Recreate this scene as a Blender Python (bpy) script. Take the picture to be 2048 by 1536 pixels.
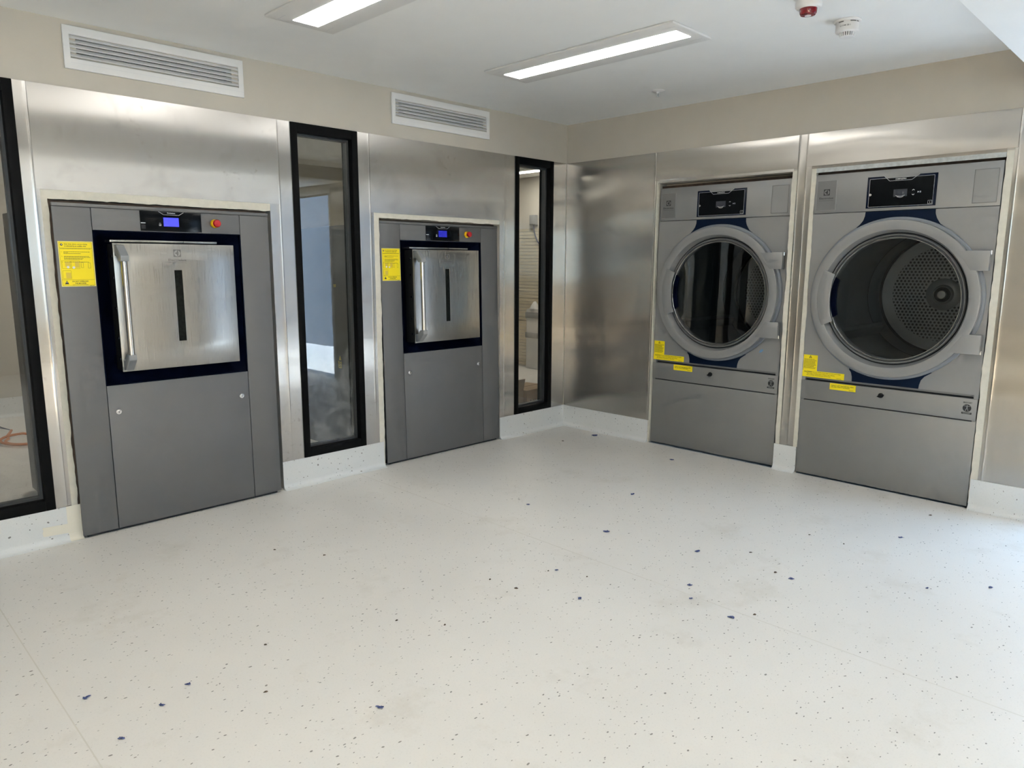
import bpy, bmesh, math, random
from mathutils import Vector, Matrix, noise

for o in list(bpy.data.objects):
    bpy.data.objects.remove(o)
SC = bpy.context.scene
COL = SC.collection
rnd = random.Random(7)

# ------------------------------------------------------------------ camera
CAM = (-4.47557, -3.83749, 1.32234)
YAW, PITCH, ROLL = 0.789688, -0.165489, 0.003441
FPX = 1440.444                       # focal length in pixels of the 2048 wide frame
f = Vector((math.sin(YAW)*math.cos(PITCH), math.cos(YAW)*math.cos(PITCH), math.sin(PITCH)))
r = Vector((math.cos(YAW), -math.sin(YAW), 0))
u = r.cross(f)
c_, s_ = math.cos(ROLL), math.sin(ROLL)
r, u = c_*r + s_*u, -s_*r + c_*u
cam = bpy.data.cameras.new('camera')
cam.sensor_fit = 'HORIZONTAL'
cam.sensor_width = 36.0
cam.lens = FPX*36.0/2048.0
cam.clip_start = 0.02
camo = bpy.data.objects.new('camera', cam)
COL.objects.link(camo)
m = Matrix.Identity(4)
for i in range(3):
    m[i][0], m[i][1], m[i][2], m[i][3] = r[i], u[i], -f[i], CAM[i]
camo.matrix_world = m
SC.camera = camo

# ------------------------------------------------------------------ world, sun, exposure
W = bpy.data.worlds.new('sky')
SC.world = W
W.use_nodes = True
bg = W.node_tree.nodes['Background']
bg.inputs['Color'].default_value = (0.43, 0.67, 1.0, 1)
bg.inputs['Strength'].default_value = 6.0
sun = bpy.data.lights.new('sun', 'SUN')
sun.energy = 42.0
sun.angle = math.radians(0.6)
sun.color = (1.0, 0.95, 0.88)
suno = bpy.data.objects.new('sun', sun)
COL.objects.link(suno)
suno.rotation_euler = Vector((0.0, 0.72, -0.69)).to_track_quat('-Z', 'Y').to_euler()
LED = 5.5                           # emission of the ceiling light diffusers
SC.view_settings.view_transform = 'Standard'
SC.view_settings.look = 'None'
SC.view_settings.exposure = 1.4
SC.view_settings.gamma = 1.0
SC.view_settings.use_curve_mapping = False
SC.cycles.use_denoising = True
SC.cycles.use_adaptive_sampling = True
SC.cycles.adaptive_threshold = 0.08
SC.cycles.adaptive_min_samples = 16
SC.cycles.max_bounces = 7
SC.cycles.diffuse_bounces = 4
SC.cycles.glossy_bounces = 4
SC.cycles.transparent_max_bounces = 10
SC.cycles.sample_clamp_indirect = 5.0
SC.cycles.caustics_reflective = False
SC.cycles.caustics_refractive = False

def portal(name, loc, direction, sx, sy):
    l = bpy.data.lights.new(name, 'AREA')
    l.shape = 'RECTANGLE'; l.size = sx; l.size_y = sy
    l.cycles.is_portal = True
    o = bpy.data.objects.new(name, l)
    COL.objects.link(o)
    o.location = loc
    o.rotation_euler = Vector(direction).to_track_quat('-Z', 'Y').to_euler()
portal('doorway_daylight', (0.14, -3.885, 1.05), (-1, 0, 0), 0.93, 2.1)
portal('added_window_daylight', (-5.2, -6.345, 1.5), (0, 1, 0), 2.0, 1.2)  # portal for the added window behind the camera

# ------------------------------------------------------------------ materials
MATS = {}
def nodes(name):
    mt = bpy.data.materials.new(name)
    mt.use_nodes = True
    nt = mt.node_tree
    return mt, nt, nt.nodes['Principled BSDF']
def N(nt, typ, **kw):
    n = nt.nodes.new(typ)
    for k, v in kw.items():
        if k in n.inputs: n.inputs[k].default_value = v
        else: setattr(n, k, v)
    return n
def ramp(nt, fac, stops):
    n = nt.nodes.new('ShaderNodeValToRGB')
    while len(n.color_ramp.elements) < len(stops): n.color_ramp.elements.new(0.5)
    for e, (p, c) in zip(n.color_ramp.elements, stops):
        e.position = p
        e.color = (c, c, c, 1) if isinstance(c, (int, float)) else (*c, 1)
    nt.links.new(fac, n.inputs['Fac'])
    return n.outputs['Color']
def mixc(nt, fac, a, b, blend='MIX'):
    n = nt.nodes.new('ShaderNodeMix'); n.data_type = 'RGBA'; n.blend_type = blend
    for s, v in ((n.inputs[0], fac), (n.inputs[6], a), (n.inputs[7], b)):
        if hasattr(v, 'links'): nt.links.new(v, s)
        elif isinstance(v, (int, float)): s.default_value = v
        else: s.default_value = (*v, 1)
    return n.outputs[2]
def mat(name, col, rough=0.5, metal=0.0, var=0.04, scale=6.0, bump=0.0, bscale=300.0, spec=0.5, coat=0.0):
    """plain painted / plastic / metal surface with a slight procedural unevenness"""
    mt, nt, b = nodes(name)
    tc = N(nt, 'ShaderNodeTexCoord')
    nz = N(nt, 'ShaderNodeTexNoise', Scale=scale, Detail=3.0)
    nt.links.new(tc.outputs['Object'], nz.inputs['Vector'])
    lo = tuple(max(0, c*(1-var)) for c in col); hi = tuple(min(1, c*(1+var)) for c in col)
    nt.links.new(ramp(nt, nz.outputs['Fac'], [(0.3, lo), (0.7, hi)]), b.inputs['Base Color'])
    b.inputs['Roughness'].default_value = rough
    b.inputs['Metallic'].default_value = metal
    b.inputs['Specular IOR Level'].default_value = spec
    b.inputs['Coat Weight'].default_value = coat
    if bump:
        n2 = N(nt, 'ShaderNodeTexNoise', Scale=bscale, Detail=2.0)
        nt.links.new(tc.outputs['Object'], n2.inputs['Vector'])
        bp = N(nt, 'ShaderNodeBump', Strength=bump, Distance=0.001)
        nt.links.new(n2.outputs['Fac'], bp.inputs['Height'])
        nt.links.new(bp.outputs['Normal'], b.inputs['Normal'])
    MATS[name] = mt
    return mt
def emit(name, col, strength, base=(0.8, 0.8, 0.8)):
    mt, nt, b = nodes(name)
    b.inputs['Base Color'].default_value = (*base, 1)
    b.inputs['Emission Color'].default_value = (*col, 1)
    b.inputs['Emission Strength'].default_value = strength
    MATS[name] = mt
    return mt
def steel(name, col, rough, aniso, smudge=0.0, horizontal=True, spots=False):
    """brushed sheet: stretched grain in roughness and colour, finger smudges"""
    mt, nt, b = nodes(name)
    tc = N(nt, 'ShaderNodeTexCoord')
    mp = N(nt, 'ShaderNodeMapping')
    mp.inputs['Scale'].default_value = (900, 900, 6) if horizontal else (6, 6, 900)
    nt.links.new(tc.outputs['Object'], mp.inputs['Vector'])
    g = N(nt, 'ShaderNodeTexNoise', Scale=1.0, Detail=3.0)
    nt.links.new(mp.outputs['Vector'], g.inputs['Vector'])
    colr = ramp(nt, g.outputs['Fac'], [(0.3, tuple(c*0.965 for c in col)), (0.7, tuple(min(1, c*1.02) for c in col))])
    rr = ramp(nt, g.outputs['Fac'], [(0.2, rough*0.95), (0.8, rough*1.06)])
    if smudge:
        s1 = N(nt, 'ShaderNodeTexNoise', Scale=5.0, Detail=5.0, Roughness=0.65, Distortion=0.6)
        nt.links.new(tc.outputs['Object'], s1.inputs['Vector'])
        sm = ramp(nt, s1.outputs['Fac'], [(0.54, 0.0), (0.72, smudge)])
        colr = mixc(nt, sm, colr, tuple(c*0.62 for c in col))
        if spots:
            s2 = N(nt, 'ShaderNodeTexNoise', Scale=26.0, Detail=4.0, Roughness=0.7)
            nt.links.new(tc.outputs['Object'], s2.inputs['Vector'])
            s3 = N(nt, 'ShaderNodeTexNoise', Scale=3.0, Detail=1.0)
            nt.links.new(tc.outputs['Object'], s3.inputs['Vector'])
            mul = N(nt, 'ShaderNodeMath', operation='MULTIPLY')
            nt.links.new(ramp(nt, s2.outputs['Fac'], [(0.57, 0.0), (0.70, 0.55)]), mul.inputs[0])
            nt.links.new(ramp(nt, s3.outputs['Fac'], [(0.5, 0.0), (0.62, 1.0)]), mul.inputs[1])
            colr = mixc(nt, mul.outputs[0], colr, (0.30, 0.27, 0.23))
    nt.links.new(colr, b.inputs['Base Color'])
    nt.links.new(rr, b.inputs['Roughness'])
    b.inputs['Metallic'].default_value = 1.0
    b.inputs['Anisotropic'].default_value = aniso
    tg = N(nt, 'ShaderNodeTangent', direction_type='UV_MAP')
    nt.links.new(tg.outputs['Tangent'], b.inputs['Tangent'])
    MATS[name] = mt
    return mt
def glass(name, tint, dust=0.0, refl=1.0, faces=1.0):
    """thin pane: tinted see-through, Fresnel mirror, optional dust smears low on the pane"""
    mt = bpy.data.materials.new(name); mt.use_nodes = True
    nt = mt.node_tree; nt.nodes.clear()
    out = N(nt, 'ShaderNodeOutputMaterial')
    tr = N(nt, 'ShaderNodeBsdfTransparent'); tr.inputs['Color'].default_value = (*tint, 1)
    gl = N(nt, 'ShaderNodeBsdfGlossy'); gl.inputs['Roughness'].default_value = 0.005
    gl.inputs['Color'].default_value = (refl, refl, refl, 1)
    lw = N(nt, 'ShaderNodeLayerWeight', Blend=0.5)            # Schlick mirror share from the facing angle
    pw = N(nt, 'ShaderNodeMath', operation='POWER'); pw.inputs[1].default_value = 5.0
    nt.links.new(lw.outputs['Facing'], pw.inputs[0])
    mul = N(nt, 'ShaderNodeMath', operation='MULTIPLY_ADD'); mul.inputs[1].default_value = 0.9*faces; mul.inputs[2].default_value = 0.042*faces
    mul.use_clamp = True
    nt.links.new(pw.outputs[0], mul.inputs[0])
    mx = N(nt, 'ShaderNodeMixShader')
    nt.links.new(mul.outputs[0], mx.inputs[0]); nt.links.new(tr.outputs[0], mx.inputs[1]); nt.links.new(gl.outputs[0], mx.inputs[2])
    last = mx.outputs[0]
    if dust:
        tc = N(nt, 'ShaderNodeTexCoord')
        nz = N(nt, 'ShaderNodeTexNoise', Scale=5.0, Detail=5.0, Roughness=0.6, Distortion=2.2)
        nt.links.new(tc.outputs['Object'], nz.inputs['Vector'])
        sx = N(nt, 'ShaderNodeSeparateXYZ'); nt.links.new(tc.outputs['Object'], sx.inputs[0])
        hi = N(nt, 'ShaderNodeMapRange'); hi.inputs[1].default_value = 0.9; hi.inputs[2].default_value = 0.15
        hi.inputs[3].default_value = 0.12; hi.inputs[4].default_value = 1.0
        nt.links.new(sx.outputs[2], hi.inputs[0])
        mu = N(nt, 'ShaderNodeMath', operation='MULTIPLY')
        nt.links.new(ramp(nt, nz.outputs['Fac'], [(0.42, 0.03), (0.75, dust)]), mu.inputs[0])
        nt.links.new(hi.outputs[0], mu.inputs[1])
        df = N(nt, 'ShaderNodeBsdfDiffuse'); df.inputs['Color'].default_value = (0.72, 0.7, 0.66, 1)
        m2 = N(nt, 'ShaderNodeMixShader')
        nt.links.new(mu.outputs[0], m2.inputs[0]); nt.links.new(last, m2.inputs[1]); nt.links.new(df.outputs[0], m2.inputs[2])
        last = m2.outputs[0]
    nt.links.new(last, out.inputs[0])
    MATS[name] = mt
    return mt
def vinyl(name, base, dirt=1.0):
    """cream safety vinyl: dark chips, fine grit, faint warm and grey scuffs"""
    mt, nt, b = nodes(name)
    geo = N(nt, 'ShaderNodeNewGeometry')
    pos = geo.outputs['Position']
    big = N(nt, 'ShaderNodeTexNoise', Scale=1.1, Detail=4.0, Roughness=0.6)
    nt.links.new(pos, big.inputs['Vector'])
    col = ramp(nt, big.outputs['Fac'], [(0.3, tuple(c*0.955 for c in base)), (0.7, tuple(min(1, c*1.03) for c in base))])
    grit = N(nt, 'ShaderNodeTexNoise', Scale=160.0, Detail=2.0)
    nt.links.new(pos, grit.inputs['Vector'])
    col = mixc(nt, ramp(nt, grit.outputs['Fac'], [(0.55, 0.0), (0.75, 0.22)]), col, tuple(c*0.72 for c in base))
    stain = N(nt, 'ShaderNodeTexNoise', Scale=2.6, Detail=6.0, Roughness=0.72)
    nt.links.new(pos, stain.inputs['Vector'])
    col = mixc(nt, ramp(nt, stain.outputs['Fac'], [(0.56, 0.0), (0.78, 0.35*dirt)]), col, (0.47, 0.41, 0.31))
    # chips: two layers of sparse cells, slightly elongated
    for sc, thr, size, dk in ((36.0, 0.55, 0.19, 0.8), (60.0, 0.62, 0.22, 0.6)):
        mp = N(nt, 'ShaderNodeMapping'); mp.inputs['Rotation'].default_value = (0, 0, 0.7 if sc < 50 else 1.9)
        mp.inputs['Scale'].default_value = (1.0, 1.75, 1.0)
        dn = N(nt, 'ShaderNodeTexNoise', Scale=14.0); nt.links.new(pos, dn.inputs['Vector'])
        off = N(nt, 'ShaderNodeVectorMath', operation='MULTIPLY_ADD'); off.inputs[1].default_value = (0.03, 0.03, 0.03)
        nt.links.new(dn.outputs['Color'], off.inputs[0]); nt.links.new(pos, off.inputs[2])
        nt.links.new(off.outputs[0], mp.inputs['Vector'])
        vo = N(nt, 'ShaderNodeTexVoronoi', Scale=sc); nt.links.new(mp.outputs[0], vo.inputs['Vector'])
        sp = N(nt, 'ShaderNodeSeparateColor'); nt.links.new(vo.outputs['Color'], sp.inputs[0])
        has = N(nt, 'ShaderNodeMath', operation='GREATER_THAN'); has.inputs[1].default_value = thr
        nt.links.new(sp.outputs[0], has.inputs[0])
        rad = N(nt, 'ShaderNodeMath', operation='MULTIPLY'); rad.inputs[1].default_value = size
        nt.links.new(sp.outputs[1], rad.inputs[0])
        near = N(nt, 'ShaderNodeMath', operation='LESS_THAN')
        nt.links.new(vo.outputs['Distance'], near.inputs[0]); nt.links.new(rad.outputs[0], near.inputs[1])
        mu = N(nt, 'ShaderNodeMath', operation='MULTIPLY'); nt.links.new(has.outputs[0], mu.inputs[0]); nt.links.new(near.outputs[0], mu.inputs[1])
        mu2 = N(nt, 'ShaderNodeMath', operation='MULTIPLY'); mu2.inputs[1].default_value = dk
        nt.links.new(mu.outputs[0], mu2.inputs[0])
        tone = ramp(nt, sp.outputs[2], [(0.0, (0.06, 0.065, 0.06)), (0.8, (0.16, 0.14, 0.11))])
        col = mixc(nt, mu2.outputs[0], col, tone)
    nt.links.new(col, b.inputs['Base Color'])
    b.inputs['Roughness'].default_value = 0.42
    b.inputs['Specular IOR Level'].default_value = 0.45
    bp = N(nt, 'ShaderNodeBump', Strength=0.25, Distance=0.0006)
    nt.links.new(grit.outputs['Fac'], bp.inputs['Height']); nt.links.new(bp.outputs['Normal'], b.inputs['Normal'])
    MATS[name] = mt
    return mt

vinyl('vinyl', (0.80, 0.77, 0.72))
vinyl('vinyl_skirt', (0.74, 0.745, 0.73), dirt=0.2)
mat('seam', (0.70, 0.665, 0.595), 0.5)
mat('beige_wall', (0.53, 0.495, 0.43), 0.85, var=0.02, bump=0.15)
mat('white_ceiling', (0.92, 0.92, 0.905), 0.9, var=0.01, bump=0.1)
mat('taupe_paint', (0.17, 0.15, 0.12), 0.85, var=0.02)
mat('white_paint', (0.80, 0.79, 0.77), 0.45, var=0.01)
mat('white_plastic', (0.84, 0.83, 0.82), 0.35, var=0.01)
mat('plasterboard', (0.68, 0.645, 0.55), 0.9, var=0.05, scale=30, bump=0.6, bscale=120)
mat('cavity', (0.075, 0.05, 0.035), 0.9, var=0.4, scale=18)
mat('galvanised', (0.50, 0.53, 0.53), 0.5, 0.6, var=0.15, scale=40)
mat('washer_grey', (0.155, 0.155, 0.153), 0.5, 0.25, var=0.03, bump=0.25, bscale=500)
mat('washer_body', (0.085, 0.087, 0.088), 0.6, 0.0, var=0.08)
mat('dryer_silver', (0.285, 0.285, 0.282), 0.42, 0.35, var=0.02, bump=0.15, bscale=700)
mat('dryer_silver_dark', (0.19, 0.19, 0.188), 0.45, 0.3, var=0.03)
mat('dryer_lower', (0.265, 0.263, 0.257), 0.42, 0.4, var=0.03)
mat('dryer_lip', (0.24, 0.26, 0.29), 0.35, 0.3, var=0.02)
mat('rim_chrome', (0.55, 0.54, 0.52), 0.22, 1.0, var=0.03)
mat('dark_gasket', (0.012, 0.0125, 0.013), 0.6, var=0.1, spec=0.12)
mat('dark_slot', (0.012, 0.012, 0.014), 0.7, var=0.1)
mat('navy', (0.0025, 0.009, 0.027), 0.5, var=0.06, spec=0.1)
mat('navy_film', (0.002, 0.0035, 0.012), 0.32, var=0.5, scale=9, spec=0.03)
mat('black_panel', (0.004, 0.005, 0.006), 0.15, var=0.05, spec=0.12)
mat('navy_panel', (0.004, 0.008, 0.022), 0.22, var=0.05, spec=0.2)
mat('black_frame', (0.004, 0.004, 0.004), 0.5, var=0.2, scale=20, spec=0.09)
mat('frame_bead', (0.05, 0.052, 0.053), 0.4, var=0.1)
mat('grey_plastic', (0.25, 0.26, 0.265), 0.45, var=0.02)
mat('print_black', (0.02, 0.02, 0.02), 0.6, var=0.02)
mat('print_grey', (0.17, 0.165, 0.155), 0.5, var=0.02)
mat('print_light', (0.62, 0.63, 0.66), 0.5, var=0.02)
mat('print_white', (0.85, 0.85, 0.83), 0.5, var=0.02)
mat('yellow_label', (0.92, 0.74, 0.004), 0.5, var=0.02)
mat('yellow_label_edge', (0.86, 0.74, 0.22), 0.5, var=0.02)
mat('pictogram_ochre', (0.72, 0.53, 0.06), 0.5, var=0.05)
mat('red_button', (0.46, 0.008, 0.014), 0.35, var=0.02)
mat('yellow_collar', (0.85, 0.52, 0.01), 0.4, var=0.02)
mat('red_lens', (0.17, 0.006, 0.012), 0.15, var=0.05, coat=0.6)
mat('chrome', (0.75, 0.75, 0.75), 0.15, 1.0, var=0.02)
mat('masking_tape', (0.82, 0.77, 0.65), 0.8, var=0.03, bump=0.3, bscale=400)
mat('blue_lint', (0.085, 0.105, 0.22), 0.95, var=0.7, scale=160, spec=0.1)
mat('brown_crumb', (0.10, 0.07, 0.045), 0.9, var=0.5, scale=90)
mat('black_crumb', (0.05, 0.055, 0.075), 0.9, var=0.5, scale=90)
mat('cardboard', (0.50, 0.34, 0.19), 0.85, var=0.06)
mat('cardboard_dark', (0.24, 0.15, 0.075), 0.85, var=0.06)
mat('carton_print', (0.07, 0.05, 0.035), 0.8, var=0.02)
mat('orange_cable', (0.62, 0.20, 0.05), 0.5, var=0.03)
mat('wire_dark', (0.06, 0.055, 0.09), 0.5, var=0.3)
mat('cream_slat', (0.50, 0.43, 0.30), 0.7, var=0.03)
mat('device_grey', (0.22, 0.23, 0.23), 0.5, var=0.03)
mat('device_light', (0.5, 0.5, 0.48), 0.5, var=0.03)
mat('drum_steel', (0.19, 0.20, 0.20), 0.42, 0.5, var=0.05)
mat('drum_plate', (0.40, 0.41, 0.41), 0.4, 0.5, var=0.04)
mat('hub_metal', (0.5, 0.49, 0.46), 0.35, 0.9, var=0.05)
mat('concrete', (0.36, 0.43, 0.50), 0.85, var=0.06)
mat('outside_wall', (0.20, 0.215, 0.24), 0.85, var=0.06)
mat('blue_film', (0.16, 0.30, 0.5), 0.35, var=0.1)
mat('screen_grey', (0.045, 0.05, 0.065), 0.25, var=0.05)
mat('clear_plastic_white', (0.75, 0.75, 0.74), 0.3, var=0.05)
mat('slot_glass', (0.012, 0.013, 0.011), 0.2, var=0.4, scale=60, spec=0.1)
emit('led', (1.0, 0.985, 0.95), LED)
emit('led_far', (1.0, 0.95, 0.86), 18.0)
emit('lcd_blue', (0.04, 0.045, 0.72), 0.62, base=(0.03, 0.03, 0.3))
emit('lcd_blue_dim', (0.006, 0.008, 0.30), 0.5, base=(0.01, 0.01, 0.1))
mat('lcd_text', (0.10, 0.11, 0.5), 0.5, var=0.02)
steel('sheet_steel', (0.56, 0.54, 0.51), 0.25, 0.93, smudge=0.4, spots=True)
steel('sheet_steel_b', (0.46, 0.44, 0.405), 0.25, 0.90, smudge=0.15)  # same steel, base darkened to stand in for its dark reflections
steel('door_steel', (0.385, 0.375, 0.35), 0.28, 0.2, smudge=0.15)
steel('handle_steel', (0.66, 0.62, 0.58), 0.2, 0.0)
glass('window_glass', (0.90, 0.91, 0.905), dust=0.10)
glass('window_glass_smeared', (0.86, 0.88, 0.87), dust=0.32)
glass('added_window_glass', (0.96, 0.91, 0.83))  # warm tint to warm the daylight of the added window
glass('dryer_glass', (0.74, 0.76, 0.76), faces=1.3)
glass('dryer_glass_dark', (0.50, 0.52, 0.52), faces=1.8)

# ------------------------------------------------------------------ mesh helpers
class MB:
    def __init__(s): s.v = []; s.f = []
    def add(s, vs, fs):
        k = len(s.v); s.v += [tuple(p) for p in vs]; s.f += [tuple(i+k for i in q) for q in fs]
        return s
    def box(s, x0, x1, y0, y1, z0, z1):
        return s.add([(x0,y0,z0),(x1,y0,z0),(x1,y1,z0),(x0,y1,z0),(x0,y0,z1),(x1,y0,z1),(x1,y1,z1),(x0,y1,z1)],
                     [(3,2,1,0),(4,5,6,7),(0,1,5,4),(1,2,6,5),(2,3,7,6),(3,0,4,7)])
    def prism(s, pts, y0, y1):
        """polygon in (x,z), counter-clockwise seen from -y, extruded from y0 (front) to y1"""
        n = len(pts)
        vs = [(p[0], y0, p[1]) for p in pts] + [(p[0], y1, p[1]) for p in pts]
        fs = [tuple(range(n)), tuple(range(2*n-1, n-1, -1))]
        fs += [((i+1) % n, i, i+n, (i+1) % n+n) for i in range(n)]
        return s.add(vs, fs)
    def lathe_y(s, cx, cz, prof, n=64, a0=0.0, a1=2*math.pi):
        """profile of (radius, y) turned about the y axis through (cx, cz)"""
        full = abs(a1-a0) > 6.28
        k = n if full else n+1
        vs = []
        for i in range(k):
            a = a0+(a1-a0)*i/n
            for (rr, y) in prof: vs.append((cx+rr*math.cos(a), y, cz+rr*math.sin(a)))
        p = len(prof); fs = []
        for i in range(n):
            j = (i+1) % k
            for q in range(p-1):
                fs.append((i*p+q, i*p+q+1, j*p+q+1, j*p+q))
        return s.add(vs, fs)
    def lathe_z(s, cx, cy, prof, n=32):
        vs = []; p = len(prof); fs = []
        for i in range(n):
            a = 2*math.pi*i/n
            for (rr, z) in prof: vs.append((cx+rr*math.cos(a), cy+rr*math.sin(a), z))
        for i in range(n):
            j = (i+1) % n
            for q in range(p-1): fs.append((i*p+q, i*p+q+1, j*p+q+1, j*p+q))
        return s.add(vs, fs)
    def tube(s, path, rad, n=10, cap=True):
        path = [Vector(p) for p in path]
        vs = []; fs = []
        up = Vector((0.31, 0.17, 0.93))
        for i, p in enumerate(path):
            t = (path[min(i+1, len(path)-1)] - path[max(i-1, 0)]).normalized()
            a = t.cross(up)
            if a.length < 1e-3: a = t.cross(Vector((1, 0, 0)))
            a.normalize(); b = t.cross(a)
            rr = rad[i] if isinstance(rad, (list, tuple)) else rad
            for k in range(n):
                w = 2*math.pi*k/n
                vs.append(p + a*rr*math.cos(w) + b*rr*math.sin(w))
        for i in range(len(path)-1):
            for k in range(n):
                l = (k+1) % n
                fs.append((i*n+k, i*n+l, (i+1)*n+l, (i+1)*n+k))
        if cap:
            fs.append(tuple(range(n-1, -1, -1))); fs.append(tuple(range((len(path)-1)*n, len(path)*n)))
        return s.add(vs, fs)

def mesh_from(name, mb, bevel=0.0, seg=2):
    me = bpy.data.meshes.new(name)
    bm = bmesh.new()
    vs = [bm.verts.new(p) for p in mb.v]
    for q in mb.f:
        try: bm.faces.new([vs[i] for i in q])
        except ValueError: pass
    bm.normal_update()
    bmesh.ops.recalc_face_normals(bm, faces=bm.faces)
    if bevel:
        es = [e for e in bm.edges if len(e.link_faces) == 2 and e.calc_face_angle(0) > 0.5]
        bmesh.ops.bevel(bm, geom=es, offset=bevel, segments=seg, affect='EDGES', clamp_overlap=True, profile=0.5)
    bm.to_mesh(me); bm.free()
    for p in me.polygons: p.use_smooth = True
    me.set_sharp_from_angle(angle=math.radians(38))
    uv = me.uv_layers.new(name='sheet')
    for lp in me.loops:
        c = me.vertices[lp.vertex_index].co
        uv.data[lp.index].uv = (c.x + 0.73*c.y, c.z + 0.01*c.y)
    return me
def obj(name, mb, material, parent=None, bevel=0.0, seg=2, label=None):
    me = mb if isinstance(mb, bpy.types.Mesh) else mesh_from(name, mb, bevel, seg)
    if not me.materials: me.materials.append(MATS[material])
    o = bpy.data.objects.new(name, me)
    COL.objects.link(o)
    if parent: o.parent = parent
    if label: o['label'] = label
    if parent and any(k in name for k in ('print', 'lettering', 'pictogram', 'highlight', 'outline', 'joint', 'smile', 'figure', 'emblem', 'warning_mark')): o['kind'] = 'stuff'
    return o
def tag(o, label, cat, group=None):
    o['label'] = label; o['category'] = cat
    if group: o['group'] = group
    return o
def thing(name, label, cat, loc=(0, 0, 0), rot=(0, 0, 0), group=None):
    o = bpy.data.objects.new(name, None)
    o.empty_display_size = 0.1
    COL.objects.link(o)
    o.location = loc; o.rotation_euler = rot
    return tag(o, label, cat, group)
def struct(name, mb, material, label=None, parent=None, bevel=0.0):
    o = obj(name, mb, material, parent, bevel)
    if not parent: o['kind'] = 'structure'
    if label: o['label'] = label
    return o
TEXT_CACHE = {}
def text_mesh(body, bold=0.0):
    key = (body, bold)
    if key not in TEXT_CACHE:
        cu = bpy.data.curves.new('lettering', 'FONT')
        cu.body = body; cu.size = 1.0; cu.align_x = 'CENTER'; cu.align_y = 'CENTER'
        cu.resolution_u = 2; cu.offset = bold; cu.space_line = 0.95
        o = bpy.data.objects.new('lettering', cu); COL.objects.link(o)
        dg = bpy.context.evaluated_depsgraph_get()
        me = bpy.data.meshes.new_from_object(o.evaluated_get(dg))
        TEXT_CACHE[key] = ([tuple(v.co) for v in me.vertices], [tuple(p.vertices) for p in me.polygons])
        bpy.data.objects.remove(o); bpy.data.curves.remove(cu); bpy.data.meshes.remove(me)
    return TEXT_CACHE[key]
def text(mb, body, x, z, y, size, width=None, bold=0.0, left=False):
    """flat lettering on a -y facing surface; width squeezes the line to a given length"""
    vs, fs = text_mesh(body, bold)
    if not vs: return mb
    x0 = min(v[0] for v in vs); x1 = max(v[0] for v in vs)
    z0 = min(v[1] for v in vs); z1 = max(v[1] for v in vs)
    sx = size if width is None else width/(x1-x0)
    cx = x0 if left else (x0+x1)/2
    return mb.add([((v[0]-cx)*sx+x, y, (v[1]-(z0+z1)/2)*size+z) for v in vs], fs)
def rect(mb, x0, x1, z0, z1, y):
    return mb.add([(x0, y, z0), (x1, y, z0), (x1, y, z1), (x0, y, z1)], [(0, 1, 2, 3)])
def line(mb, p, q, w, y):
    d = Vector((q[0]-p[0], q[1]-p[1])); n = Vector((-d.y, d.x)).normalized()*w/2
    return mb.add([(p[0]-n.x, y, p[1]-n.y), (q[0]-n.x, y, q[1]-n.y), (q[0]+n.x, y, q[1]+n.y), (p[0]+n.x, y, p[1]+n.y)], [(0, 1, 2, 3)])
def outline(mb, x0, x1, z0, z1, w, y):
    line(mb, (x0, z0), (x1, z0), w, y); line(mb, (x1, z0), (x1, z1), w, y)
    line(mb, (x1, z1), (x0, z1), w, y); line(mb, (x0, z1), (x0, z0), w, y)
    return mb
def disc(mb, cx, cz, rr, y, n=24):
    return mb.add([(cx+rr*math.cos(2*math.pi*i/n), y, cz+rr*math.sin(2*math.pi*i/n)) for i in range(n)], [tuple(range(n))])
def prints(mb, rows, y, rng):
    """lines of print too small to read: short dashes word by word"""
    for (x0, x1, z, h) in rows:
        x = x0
        while x < x1:
            w = rng.uniform(1.2, 3.6)*h
            rect(mb, x, min(x+w, x1), z-h*0.33, z+h*0.33, y)
            x += w + 0.45*h
    return mb

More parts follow.
